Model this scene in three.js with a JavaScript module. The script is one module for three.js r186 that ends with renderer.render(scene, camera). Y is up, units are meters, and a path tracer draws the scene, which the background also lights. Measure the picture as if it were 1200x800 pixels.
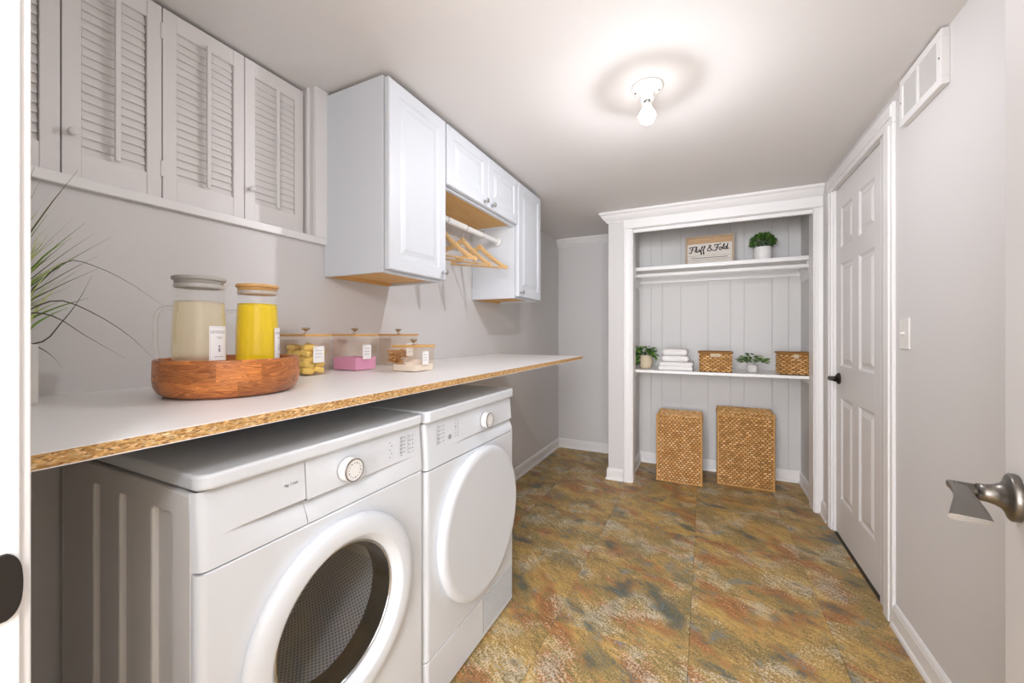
import * as THREE from 'three';
import { RoundedBoxGeometry } from 'three/addons/geometries/RoundedBoxGeometry.js';
import { mergeGeometries } from 'three/addons/utils/BufferGeometryUtils.js';
import { RectAreaLightUniformsLib } from 'three/addons/lights/RectAreaLightUniformsLib.js';
import { createNoise2D, createNoise3D } from 'simplex-noise';

// ---------------------------------------------------------------- camera, lights, exposure
// room axes: x to the right, y up, depth D = -z into the room
const scene = new THREE.Scene();
scene.background = new THREE.Color(0x000000);
const camera = new THREE.PerspectiveCamera(2 * Math.atan(400 / 462) * 180 / Math.PI, 1.5, 0.01, 60);
camera.position.set(0, 1.14, 0);
camera.rotation.y = Math.atan(227 / 462);
camera.setViewOffset(1200, 800, 0, 9, 1200, 800);
camera.updateProjectionMatrix();
const renderer = new THREE.WebGLRenderer({ antialias: true });
renderer.toneMapping = THREE.LinearToneMapping;
renderer.toneMappingExposure = 1.26;
renderer.shadowMap.enabled = true;
const BULB = { x: -0.2, y: 1.985, D: 1.575, power: 1.16 };         // bare bulb on the laundry room ceiling
const HALL_FILL = { x: 0.12, y: 1.72, D: -0.42, r: 0.09, power: 1.9 };   // added fill lamp, an unseen opal globe in the hall, just outside the doorway
const FILL_WIN = { x: -0.25, y: 1.2, D: -2.55, w: 1.9, h: 1.6, power: 14.5 };   // added fill light, shaped as a wide window at the hall end
const CEIL = 2.08;
RectAreaLightUniformsLib.init();

// ---------------------------------------------------------------- helpers
let rs = 12345;
const rnd = () => { rs = (rs * 1664525 + 1013904223) >>> 0; return rs / 4294967296; };
const rr = (a, b) => a + (b - a) * rnd();
const n2 = createNoise2D(rnd), n3 = createNoise3D(rnd);
const clamp = (v, a = 0, b = 1) => Math.min(b, Math.max(a, v));
const sstep = (a, b, v) => { const t = clamp((v - a) / (b - a)); return t * t * (3 - 2 * t); };
const fbm = (x, y, o = 4) => { let s = 0, a = 0.5, f = 1; for (let i = 0; i < o; i++) { s += a * n2(x * f + i * 17.3, y * f - i * 9.1); a *= 0.5; f *= 2.03; } return s; };

const ORG = new WeakMap();
const used = {};
const numbered = (n) => { if (used[n] === undefined) { used[n] = 0; return n; } used[n]++; return n + '_' + String(used[n]).padStart(3, '0'); };
function tag(o, label, category, group, kind) {
  if (label) o.userData.label = label;
  if (category) o.userData.category = category;
  if (group) o.userData.group = group;
  if (kind) o.userData.kind = kind;
  return o;
}
function thing(name, label, category, [x, y, D] = [0, 0, 0], group) {
  const g = new THREE.Group(); g.name = numbered(name); g.position.set(x, y, -D);
  ORG.set(g, [x, y, -D]); scene.add(g); return tag(g, label, category, group);
}
function norm(g, keepUV) {
  let q = g.index ? g.toNonIndexed() : g;
  if (!q.attributes.normal) q.computeVertexNormals();
  for (const k of Object.keys(q.attributes)) if (!['position', 'normal', 'uv', 'color'].includes(k)) q.deleteAttribute(k);
  if (!keepUV && !g.userData.keepUV) metreUV(q); else if (!q.attributes.uv) metreUV(q);
  return q;
}
function metreUV(g) {
  const p = g.attributes.position, n = g.attributes.normal, uv = new Float32Array(p.count * 2);
  for (let i = 0; i < p.count; i += 3) {
    let ax = 0, ay = 0, az = 0;
    for (let k = 0; k < 3; k++) { ax += Math.abs(n.getX(i + k)); ay += Math.abs(n.getY(i + k)); az += Math.abs(n.getZ(i + k)); }
    for (let k = 0; k < 3; k++) {
      const j = i + k, x = p.getX(j), y = p.getY(j), z = p.getZ(j);
      if (ax >= ay && ax >= az) { uv[j * 2] = z; uv[j * 2 + 1] = y; } else if (ay >= az) { uv[j * 2] = z; uv[j * 2 + 1] = x; } else { uv[j * 2] = x; uv[j * 2 + 1] = y; }
    }
  }
  g.setAttribute('uv', new THREE.BufferAttribute(uv, 2));
}
const keep = (g) => { g.userData.keepUV = true; return g; };
function join(geos, keepUV) {
  const list = (Array.isArray(geos) ? geos.flat(9) : [geos]).map((g) => norm(g, keepUV));
  const anyC = list.some((g) => g.attributes.color);
  for (const g of list) if (anyC && !g.attributes.color) g.setAttribute('color', new THREE.BufferAttribute(new Float32Array(g.attributes.position.count * 3).fill(1), 3));
  return list.length > 1 ? mergeGeometries(list) : list[0];
}
function part(parent, name, geos, mat, label) {                    // geometry in room coordinates; becomes ONE mesh under parent
  const g = join(geos), o = ORG.get(parent) || [0, 0, 0];
  g.translate(-o[0], -o[1], -o[2]);
  const m = new THREE.Mesh(g, mat); m.name = name; parent.add(m); ORG.set(m, o);
  if (label) m.userData.label = label;
  return m;
}
function piece(parent, name, geo, mat, x, y, D, rot) {               // shared geometry placed at a point in room coordinates
  const o = ORG.get(parent) || [0, 0, 0], m = new THREE.Mesh(geo, mat);
  m.name = name; m.position.set(x - o[0], y - o[1], -D - o[2]); if (rot) m.rotation.set(...rot); parent.add(m); return m;
}
function solo(name, geos, mat, label, category, group) {             // a thing that is one mesh
  const m = part(scene, numbered(name), geos, mat); return tag(m, label, category, group);
}
function struct(name, geos, mat, label) { const m = part(scene, name, geos, mat); return tag(m, label, null, null, 'structure'); }
function box(x0, x1, y0, y1, d0, d1, r = 0, seg = 2) {
  const w = Math.abs(x1 - x0), h = Math.abs(y1 - y0), d = Math.abs(d1 - d0), rad = Math.min(r, w / 2.01, h / 2.01, d / 2.01);
  const g = rad > 0 ? new RoundedBoxGeometry(w, h, d, seg, rad) : new THREE.BoxGeometry(w, h, d);
  return g.translate((x0 + x1) / 2, (y0 + y1) / 2, -(d0 + d1) / 2);
}
function mat4(g, m) {                                                // apply a matrix, keeping faces outward when it mirrors
  g.applyMatrix4(m);
  if (m.determinant() < 0) {
    if (g.index) { const a = g.index.array; for (let i = 0; i < a.length; i += 3) { const t = a[i]; a[i] = a[i + 1]; a[i + 1] = t; } }
    else { for (const k of Object.keys(g.attributes)) { const at = g.attributes[k], s = at.itemSize, a = at.array; for (let i = 0; i < at.count; i += 3) for (let c = 0; c < s; c++) { const t = a[i * s + c]; a[i * s + c] = a[(i + 1) * s + c]; a[(i + 1) * s + c] = t; } } }
  }
  return g;
}
const basis = (U, V, N, O) => new THREE.Matrix4().makeBasis(U, V, N).setPosition(O);
const X = new THREE.Vector3(1, 0, 0), Y = new THREE.Vector3(0, 1, 0), Z = new THREE.Vector3(0, 0, 1);
const neg = (v) => v.clone().negate();
const P = (x, y, D) => new THREE.Vector3(x, y, -D);
function prism(pts, axis, from, to, base, sign = 1) {                // moulding: profile [[out, y]...] swept along D or X
  const s = new THREE.Shape(pts.map(([a, b]) => new THREE.Vector2(a, b)));
  const g = new THREE.ExtrudeGeometry(s, { depth: Math.abs(to - from), bevelEnabled: false });
  const M = axis === 'D' ? basis(X.clone().multiplyScalar(sign), Y, neg(Z), P(base, 0, Math.min(from, to))) : basis(Z.clone().multiplyScalar(sign), Y, X, P(Math.min(from, to), 0, base));
  return mat4(g, M);
}
function sweep(path, prof, side = 1) {                               // mitred moulding along a plan path [[x, D]...], profile [[out, y]...]
  const n = []; for (let i = 0; i + 1 < path.length; i++) { const dx = path[i + 1][0] - path[i][0], dD = path[i + 1][1] - path[i][1], l = Math.hypot(dx, dD); n.push([dD / l * side, -dx / l * side]); }
  const ring = (i) => { const a = n[Math.max(0, i - 1)], b = n[Math.min(n.length - 1, i)], k = 1 + a[0] * b[0] + a[1] * b[1], m = i === 0 ? b : i === path.length - 1 ? a : [(a[0] + b[0]) / k, (a[1] + b[1]) / k]; return prof.map(([o, y]) => P(path[i][0] + m[0] * o, y, path[i][1] + m[1] * o)); };
  const pos = [], np = prof.length;
  for (let i = 0; i + 1 < path.length; i++) { const A = ring(i), B = ring(i + 1); for (let k = 0; k < np; k++) { const m = (k + 1) % np, q = side > 0 ? [A[k], B[m], B[k], A[k], A[m], B[m]] : [A[k], B[k], B[m], A[k], B[m], A[m]]; for (const v of q) pos.push(v.x, v.y, v.z); } }
  const tri = THREE.ShapeUtils.triangulateShape(prof.map(([a, b]) => new THREE.Vector2(a, b)), []);
  for (const [i, f] of [[0, 1], [path.length - 1, -1]]) { const R = ring(i); for (const t of tri) for (const k of (f * side > 0 ? t : [t[0], t[2], t[1]])) pos.push(R[k].x, R[k].y, R[k].z); }
  const g = new THREE.BufferGeometry(); g.setAttribute('position', new THREE.Float32BufferAttribute(pos, 3)); g.computeVertexNormals(); return g;
}
function stepped(w, h, loops, U, V, N, O, cap = true) {              // nested rectangles: loops [[inset, height]...]
  const pos = [], push = (...v) => v.forEach((q) => pos.push(q.x, q.y, q.z));
  const ring = ([i, n]) => [[-w / 2 + i, -h / 2 + i], [w / 2 - i, -h / 2 + i], [w / 2 - i, h / 2 - i], [-w / 2 + i, h / 2 - i]].map(([a, b]) => O.clone().addScaledVector(U, a).addScaledVector(V, b).addScaledVector(N, n));
  for (let k = 0; k + 1 < loops.length; k++) {
    const A = ring(loops[k]), B = ring(loops[k + 1]);
    for (let e = 0; e < 4; e++) { const f = (e + 1) % 4; push(A[e], A[f], B[f], A[e], B[f], B[e]); }
  }
  if (cap) { const C = ring(loops[loops.length - 1]); push(C[0], C[1], C[2], C[0], C[2], C[3]); }
  const g = new THREE.BufferGeometry(); g.setAttribute('position', new THREE.Float32BufferAttribute(pos, 3)); g.computeVertexNormals(); return g;
}
function quad(O, U, V, w, h) {                                       // flat print: uv 0..1, U to the right, V up
  const g = new THREE.PlaneGeometry(w, h), N = U.clone().cross(V);
  return keep(mat4(g, basis(U, V, N, O)));
}
function tube(pts, r, seg = 24, rad = 10, closed = false) { return new THREE.TubeGeometry(new THREE.CatmullRomCurve3(pts, closed, 'centripetal'), seg, r, rad, closed); }
function lathe(prof, O, seg = 40, axis) {                            // profile [[r, h]...], axis +y unless given
  const g = new THREE.LatheGeometry(prof.map(([a, b]) => new THREE.Vector2(Math.max(a, 1e-5), b)), seg);
  if (axis) g.applyMatrix4(new THREE.Matrix4().makeRotationFromQuaternion(new THREE.Quaternion().setFromUnitVectors(Y, axis)));
  return g.translate(O.x, O.y, O.z);
}
function bar(a, b, r, seg = 12) { const d = b.clone().sub(a), L = d.length(); return lathe([[0, 0], [r, 0], [r, L], [0, L]], a, seg, d.normalize()); }
function surf(nu, nv, f) {                                           // grid surface f(u, v) -> Vector3
  const pos = [], idx = [], uv = [];
  for (let j = 0; j <= nv; j++) for (let i = 0; i <= nu; i++) { const p = f(i / nu, j / nv); pos.push(p.x, p.y, p.z); uv.push(i / nu, j / nv); }
  for (let j = 0; j < nv; j++) for (let i = 0; i < nu; i++) { const a = j * (nu + 1) + i, b = a + 1, c = a + nu + 1, d = c + 1; idx.push(a, b, d, a, d, c); }
  const g = new THREE.BufferGeometry(); g.setAttribute('position', new THREE.Float32BufferAttribute(pos, 3)); g.setAttribute('uv', new THREE.Float32BufferAttribute(uv, 2)); g.setIndex(idx); g.computeVertexNormals(); return g;
}
function tint(g, c) { const q = g.index ? g.toNonIndexed() : g, n = q.attributes.position.count, a = new Float32Array(n * 3); for (let i = 0; i < n; i++) a.set([c.r, c.g, c.b], i * 3); q.setAttribute('color', new THREE.BufferAttribute(a, 3)); return q; }

// ---------------------------------------------------------------- textures and materials
function texture(w, h, f, { srgb = true, repeat } = {}) {             // f(x, y) -> [r, g, b] 0..255
  const d = new Uint8Array(w * h * 4);
  for (let y = 0; y < h; y++) for (let x = 0; x < w; x++) { const c = f(x / w, y / h), i = (y * w + x) * 4; d[i] = clamp(c[0], 0, 255); d[i + 1] = clamp(c[1], 0, 255); d[i + 2] = clamp(c[2], 0, 255); d[i + 3] = 255; }
  const t = new THREE.DataTexture(d, w, h, THREE.RGBAFormat); t.magFilter = THREE.LinearFilter; t.minFilter = THREE.LinearMipmapLinearFilter; t.generateMipmaps = true;
  t.wrapS = t.wrapT = THREE.RepeatWrapping; if (srgb) t.colorSpace = THREE.SRGBColorSpace; if (repeat) t.repeat.set(...repeat); t.needsUpdate = true; return t;
}
function canvasTex(w, h, draw, { srgb = true } = {}) {
  const c = document.createElement('canvas'); c.width = w; c.height = h; const x = c.getContext('2d'); draw(x, w, h);
  const t = new THREE.CanvasTexture(c); if (srgb) t.colorSpace = THREE.SRGBColorSpace; t.anisotropy = 8; return t;
}
const S = (o) => new THREE.MeshStandardMaterial(o);
const PH = (o) => new THREE.MeshPhysicalMaterial(o);
const tileN = (f, per) => (u, v) => { const a = u * 2 * Math.PI, b = v * 2 * Math.PI, r = per / (2 * Math.PI); return f(Math.cos(a) * r, Math.sin(a) * r, Math.cos(b) * r + Math.sin(b) * r * 0.7); };
const peel = texture(256, 256, (u, v) => { const k = 128 + 70 * n3(Math.cos(u * 6.2832) * 3.2, Math.sin(u * 6.2832) * 3.2, Math.cos(v * 6.2832) * 3.2 + 5 * Math.sin(v * 6.2832)) + 40 * n3(Math.cos(u * 6.2832) * 7, Math.sin(u * 6.2832) * 7, 4 * Math.cos(v * 6.2832) + 9 * Math.sin(v * 6.2832)); return [k, k, k]; }, { srgb: false, repeat: [7, 7] });
const M = {
  wall: S({ color: '#dbd8d6', roughness: 0.7, bumpMap: peel, bumpScale: 0.00018 }),
  closet: S({ color: '#d8d6d3', roughness: 0.6, bumpMap: peel, bumpScale: 0.0003 }),
  ceiling: S({ color: '#eeebe9', roughness: 0.8, bumpMap: peel, bumpScale: 0.0003 }),
  trim: S({ color: '#eeecea', roughness: 0.38 }),
  shutter: S({ color: '#e9e5e2', roughness: 0.45 }),
  door: S({ color: '#e3e0de', roughness: 0.42 }),
  cabinet: S({ color: '#dde1e6', roughness: 0.35 }),
  white: PH({ color: '#e0e4e8', roughness: 0.28, clearcoat: 0.25, clearcoatRoughness: 0.25 }),
  whiteMatt: S({ color: '#ecebe8', roughness: 0.5 }),
  sideGrey: S({ color: '#e8e5e1', roughness: 0.4 }),
  laminate: S({ color: '#f3f1ef', roughness: 0.32 }),
  chrome: S({ color: '#c9c9c9', metalness: 1, roughness: 0.18 }),
  steel: S({ color: '#8d8b88', metalness: 1, roughness: 0.36 }),
  nickel: S({ color: '#7d7871', metalness: 1, roughness: 0.34 }),
  bronze: S({ color: '#3a3632', metalness: 0.75, roughness: 0.42 }),
  black: S({ color: '#151412', roughness: 0.6 }),
  glass: PH({ color: '#ffffff', transmission: 1, thickness: 0, roughness: 0.0, ior: 1.45 }),
  solidGlass: PH({ color: '#ffffff', transmission: 1, thickness: 0.008, roughness: 0.0, ior: 1.47 }),
  acrylic: PH({ color: '#fffaf4', transmission: 1, thickness: 0, roughness: 0.03, ior: 1.45 }),
  gap: S({ color: '#5a5855', roughness: 0.9 }),
};
const noiseWood = (c1, c2, fx, fy, amp = 1) => (u, v) => { const g = 0.5 + 0.5 * fbm(u * fx, v * fy + 0.6 * fbm(u * fx * 0.25, v * fy * 0.2, 2), 4) * amp, k = clamp(g + 0.12 * n2(u * fx * 9, v * fy * 3)); return c1.map((c, i) => c + (c2[i] - c) * k); };

// ================================================================= STRUCTURE
const WL = -1.34, WR = 0.665, BACK = 3.79, CF = 3.12, CB = 3.68, FW = 0.13;
// ---- floor with slate-look tiles
{
  const fl = struct('floor', box(WL - 0.15, WR + 0.15, -0.06, -0.006, -2.6, BACK + 0.12), S({ color: '#4d4436', roughness: 0.9 }), 'slate-look tile floor in ochre, rust and grey');
  const C = { ochre: [190, 154, 88], gold: [208, 172, 96], olive: [160, 138, 84], rust: [162, 104, 62], tan: [188, 166, 130], pale: [200, 194, 178], slate: [86, 92, 86], blue: [116, 132, 142], umber: [124, 100, 70] };
  const mix = (a, b, t) => [a[0] + (b[0] - a[0]) * t, a[1] + (b[1] - a[1]) * t, a[2] + (b[2] - a[2]) * t];
  const NT = 4, sz = 2048;
  const stone = texture(sz, sz, (u, v) => {
    const ti = Math.floor(u * NT), tj = Math.floor(v * NT), off = (ti * 7 + tj * 13) * 11.7;
    let x = (u * NT - ti) * 1.0, y = (v * NT - tj) * 1.0;
    const sx = x * 0.86 - y * 0.51, sy = x * 0.51 + y * 0.86;               // bedding runs diagonally across each tile
    const q = (ti * 5 + tj * 3) % 7 / 7 - 0.45, q2 = (ti * 3 + tj * 5) % 8 / 8 - 0.45;                                            // tiles differ in tone
    const f = fbm(sx * 6 + off, sy * 24, 4), h = fbm(x * 40 + off, y * 40, 5), k = n2(x * 150, y * 150 + off), r = 0.55 * f + 0.5 * h;   // ragged edges
    const a = fbm(sx * 1.1 + off, sy * 2.0, 3) + 0.22 * q, b = fbm(sx * 1.2 - off, sy * 2.4 + 9, 3) + 0.2 * q2, c = fbm(x * 1.5 + 31, y * 1.7 + off, 3) - 0.15 * q, d = fbm(sx * 1.3 + off * 0.7, sy * 1.9 - 21, 3), e = fbm(x * 2.6 + off, y * 2.6 - 51, 3);
    let col = mix(C.olive, C.ochre, sstep(-0.45, 0.2, a + 0.5 * r));
    col = mix(col, C.gold, 0.8 * sstep(0.0, 0.5, a + 0.5 * r));
    col = mix(col, C.rust, 0.8 * sstep(0.05, 0.38, b + 0.7 * r));
    col = mix(col, C.umber, 0.35 * sstep(0.15, 0.5, -b + 0.7 * f));
    col = mix(col, C.pale, 0.72 * sstep(0.2, 0.5, c + 0.85 * h + 0.25 * f + 0.1 * k));
    col = mix(col, C.tan, 0.4 * sstep(0.1, 0.6, h + 0.5 * k));
    col = mix(col, C.slate, 0.85 * sstep(0.36, 0.54, d + 0.75 * r));
    col = mix(col, C.blue, 0.65 * sstep(0.4, 0.62, e + 0.55 * h));
    const g = 0.97 + 0.26 * f + 0.24 * h + 0.12 * k;
    return [col[0] * g, col[1] * g, col[2] * g];
  });
  const fm = S({ map: stone, roughness: 0.52, color: '#ffffff' });
  const xs = [-1.34, -1.02, -0.54, -0.055, 0.43, 0.665], ds = [-2.6]; for (let d = 1.49 - 0.475 * 8; d < BACK; d += 0.475) ds.push(d); ds.push(BACK);
  let n = 0;
  for (let i = 0; i + 1 < xs.length; i++) for (let j = 0; j + 1 < ds.length; j++) {
    const x0 = xs[i], x1 = xs[i + 1], d0 = ds[j], d1 = ds[j + 1]; if (d1 - d0 < 0.02) continue;
    const e = 0.0005, g = stepped(x1 - x0 - 2 * e, d1 - d0 - 2 * e, [[0, -0.006], [0, -0.0008], [0.0008, 0]], X, neg(Z), Y, P((x0 + x1) / 2, 0, (d0 + d1) / 2));
    const p = g.attributes.position, uv = new Float32Array(p.count * 2), ti = (n * 5 + i * 3) % 4, tj = (n * 3 + j) % 4, fl1 = n % 2 ? 1 : -1; n++;
    for (let q = 0; q < p.count; q++) { let a = clamp((p.getX(q) - x0) / 0.486), b = clamp((-p.getZ(q) - d0) / 0.486); if (fl1 < 0 && n % 3 === 0) { a = 1 - a; b = 1 - b; } uv[q * 2] = (ti + 0.002 + a * 0.996) / 4; uv[q * 2 + 1] = (tj + 0.002 + b * 0.996) / 4; }
    g.setAttribute('uv', new THREE.BufferAttribute(uv, 2)); part(fl, 'tile', keep(g), fm);
  }
}
// ---- ceiling
struct('ceiling', box(WL - 0.25, WR + 0.15, CEIL, CEIL + 0.1, -2.6, BACK + 0.12), M.ceiling, 'flat off white painted ceiling');
// ---- left wall with the high window recess
const WD1 = 1.012, WY0 = 1.496;                                           // recess end and sill height
struct('wall_left', [box(WL - 0.15, WL, -0.006, CEIL, WD1, BACK + 0.12), box(WL - 0.15, WL, -0.006, WY0, FW - 0.12, WD1), box(WL - 0.15, WL, WY0, CEIL, FW - 0.12, FW + 0.005)], M.wall, 'greige painted wall behind counter and cabinets');
{
  const w = struct('window_1', [box(WL - 0.15, WL - 0.11, WY0, WY0 + 0.035, FW, WD1), box(WL - 0.15, WL - 0.11, CEIL - 0.035, CEIL, FW, WD1), box(WL - 0.15, WL - 0.11, WY0, CEIL, FW, FW + 0.035), box(WL - 0.15, WL - 0.11, WY0, CEIL, WD1 - 0.035, WD1), box(WL - 0.15, WL - 0.11, WY0, CEIL, 0.55, 0.59)], M.trim, 'small high window hidden behind louvered shutters');
  part(w, 'pane', box(WL - 0.135, WL - 0.131, WY0, CEIL, FW, WD1), M.glass);
  struct('wall_outside', box(WL - 0.3, WL - 0.26, 1.0, 2.3, -0.2, 1.5), S({ color: '#3a3937', roughness: 1 }), 'dark ground outside the shuttered window');
  const t = struct('trim_1', [box(WL, WL + 0.016, 1.484, 1.51, FW, 1.069, 0.003), box(WL, WL + 0.016, 1.51, CEIL, WD1, 1.069, 0.003), box(WL - 0.06, WL + 0.001, WY0, 1.509, FW, WD1)], M.trim, 'white trim around the shuttered window');
  part(t, 'stop_strip', box(WL - 0.03, WL - 0.018, 1.51, CEIL, WD1 - 0.007, WD1 + 0.001, 0.001), M.trim);
}
// ---- right wall with closet-side door opening
const DD0 = 2.195, DD1 = 2.872, DH = 1.962;
struct('wall_right', [box(WR, WR + 0.13, -0.006, CEIL, FW - 0.12, DD0 - 0.012), box(WR, WR + 0.13, -0.006, CEIL, DD1 + 0.012, BACK + 0.12), box(WR, WR + 0.13, DH + 0.012, CEIL, DD0 - 0.012, DD1 + 0.012)], M.wall, 'greige painted wall with white six-panel door');
struct('wall_back', box(WL - 0.15, -0.6, -0.006, CEIL, BACK, BACK + 0.12), M.wall, 'greige wall of the alcove beside the closet');
// ---- front wall with the doorway the camera looks through, and the hall behind it
const JL = -0.582, JR = 0.232, JH = 2.0;
struct('wall_front', [box(WL - 0.15, JL - 0.02, -0.006, CEIL, FW - 0.12, FW), box(JR + 0.02, WR + 0.13, -0.006, CEIL, FW - 0.12, FW), box(JL - 0.02, JR + 0.02, JH + 0.02, CEIL, FW - 0.12, FW)], M.wall, 'wall with the doorway into the laundry room');
{
  const t = struct('trim_2', [box(JL - 0.02, JL, 0, JH + 0.02, FW - 0.125, FW, 0.002), box(JR, JR + 0.02, 0, JH + 0.02, FW - 0.125, FW, 0.002), box(JL + 0.0005, JR - 0.0005, JH, JH + 0.0195, FW - 0.1245, FW - 0.0005)], M.trim, 'white painted door jamb of the entry doorway');
  part(t, 'casing', [box(JL - 0.085, JL - 0.006, 0, JH + 0.0055, FW - 0.001, FW + 0.008, 0.002), box(JR + 0.006, JR + 0.085, 0, JH + 0.0055, FW - 0.001, FW + 0.008, 0.002), box(JL - 0.085, JR + 0.085, JH + 0.006, JH + 0.0795, FW - 0.001, FW + 0.008, 0.002)], M.trim);
  // strike plate with a curved lip
  const sp = new THREE.Shape(); sp.moveTo(-0.03, -0.03); sp.lineTo(0.004, -0.03); sp.quadraticCurveTo(0.0105, -0.027, 0.0125, -0.016); sp.quadraticCurveTo(0.0145, 0, 0.0125, 0.016); sp.quadraticCurveTo(0.0105, 0.027, 0.004, 0.03); sp.lineTo(-0.03, 0.03); sp.closePath();
  const g = new THREE.ExtrudeGeometry(sp, { depth: 0.0025, bevelEnabled: true, bevelSize: 0.0008, bevelThickness: 0.0008, bevelSegments: 2, curveSegments: 16 });
  mat4(g, basis(neg(Z), Y, X, P(JL + 0.0008, 0.906, FW - 0.0135)));
  part(t, 'strike_plate', g, M.bronze, 'dark bronze strike plate with rounded lip');
}
struct('wall_hall', [box(-1.5, -1.38, -0.006, CEIL, -2.6, 0.01), box(0.8, 0.92, -0.006, CEIL, -2.6, 0.01), box(-1.5, 0.92, -0.006, CEIL, -2.72, -2.6)], S({ color: '#9a938b', roughness: 0.8 }), 'walls of the hall outside the doorway, toned dark taupe to cut bounced light');  // unseen walls, darkened so less light bounces onto the door jamb
// ---- closet
const CIL = -0.535, CIR = 0.655;
struct('wall_closet_front', [box(-0.687, -0.499 - 0.018, -0.006, CEIL, CF, CF + 0.12), box(-0.517, 0.637, 1.963, CEIL, CF, CF + 0.12), box(0.6375, WR, -0.006, CEIL, CF, CF + 0.12)], M.wall, 'narrow wall framing the open closet');
struct('wall_closet_left', box(-0.687, CIL, -0.006, CEIL, CF + 0.121, BACK), M.closet, 'left inside wall of the closet');
struct('wall_closet_right', box(CIR, WR + 0.001, -0.006, CEIL, CF + 0.121, CB + 0.007), M.closet, 'right inside wall of the closet');
{
  const w = struct('wall_closet_back', box(CIL + 0.0005, WR + 0.1, -0.006, CEIL, CB + 0.008, BACK + 0.12), M.closet, 'grey vertical plank panelling at the back of the closet');
  const xs = [CIL, -0.434, -0.342, -0.191, 0.019, 0.182, 0.278, 0.469, 0.575, CIR];
  for (let i = 0; i + 1 < xs.length; i++) part(w, 'plank', box(xs[i] + 0.0005, xs[i + 1] - 0.0005, 0, CEIL, CB, CB + 0.009, 0.0022, 1), M.closet);
}
{ // closet opening: jambs, casing, header lip
  const t = struct('trim_3', [box(-0.517, -0.499, 0, 1.944, CF - 0.002, CF + 0.122, 0.002), box(0.619, 0.637, 0, 1.944, CF - 0.002, CF + 0.122, 0.002), box(-0.517, 0.637, 1.944, 1.962, CF - 0.002, CF + 0.122)], M.trim, 'white casing around the open closet');
  const cp = [[0, -0.0], [0.010, 0], [0.014, 0.004], [0.014, 0.02], [0.017, 0.026], [0.019, 0.04], [0.019, 0.058], [0.016, 0.066], [0, 0.068]];
  const vert = (x, dir, y1) => { const s = new THREE.Shape(cp.map(([a, b]) => new THREE.Vector2(b * dir, a))); const g = new THREE.ExtrudeGeometry(s, { depth: y1, bevelEnabled: false }); return mat4(g, basis(X, Z, Y, P(x, 0, CF))); };
  part(t, 'casing', [vert(-0.503, -1, 1.944), vert(0.623, 1, 1.944)].concat([box(-0.57, 0.668, 1.946, 2.012, CF - 0.017, CF, 0.004)]), M.trim);
  part(t, 'header_lip', box(-0.5, 0.62, 1.918, 1.9441, CF + 0.02, CF + 0.045, 0.003), M.trim);
}
// ---- mouldings
const crownP = [[0, 2.005], [0.012, 2.005], [0.014, 2.012], [0.018, 2.016], [0.03, 2.026], [0.042, 2.042], [0.05, 2.058], [0.058, 2.062], [0.062, 2.068], [0.062, CEIL], [0, CEIL]];
struct('trim_4', sweep([[WR, CF], [-0.687, CF], [-0.687, BACK]], crownP, -1), M.trim, 'white crown moulding above the closet');
struct('trim_5', prism(crownP, 'X', WL, -0.75, BACK, 1), M.trim, 'white crown moulding on the alcove back wall');
const baseP = [[0, 0], [0.02, 0], [0.02, 0.008], [0.017, 0.015], [0.012, 0.019], [0.012, 0.07], [0.010, 0.074], [0.010, 0.08], [0.006, 0.088], [0.003, 0.091], [0, 0.091]];
struct('baseboard_left', prism(baseP, 'D', FW, BACK - 0.02, WL, 1), M.trim, 'white baseboard under the counter wall');
struct('baseboard_back', prism(baseP, 'X', WL, -0.687, BACK, 1), M.trim, 'white baseboard in the alcove');
struct('baseboard_right', [prism(baseP, 'D', FW, 2.034, WR, -1), prism(baseP, 'D', 2.965, CF - 0.02, WR, -1)], M.trim, 'white baseboard beside the six-panel door');
struct('baseboard_closet', sweep([[CIR, CF + 0.123], [CIR, CB], [CIL, CB], [CIL, CF + 0.123]], baseP, -1), M.trim, 'white baseboard inside the closet');
struct('baseboard_pillar', sweep([[-0.572, CF], [-0.687, CF], [-0.687, BACK - 0.021]], baseP, -1), M.trim, 'white baseboard wrapped around the closet pillar');

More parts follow.
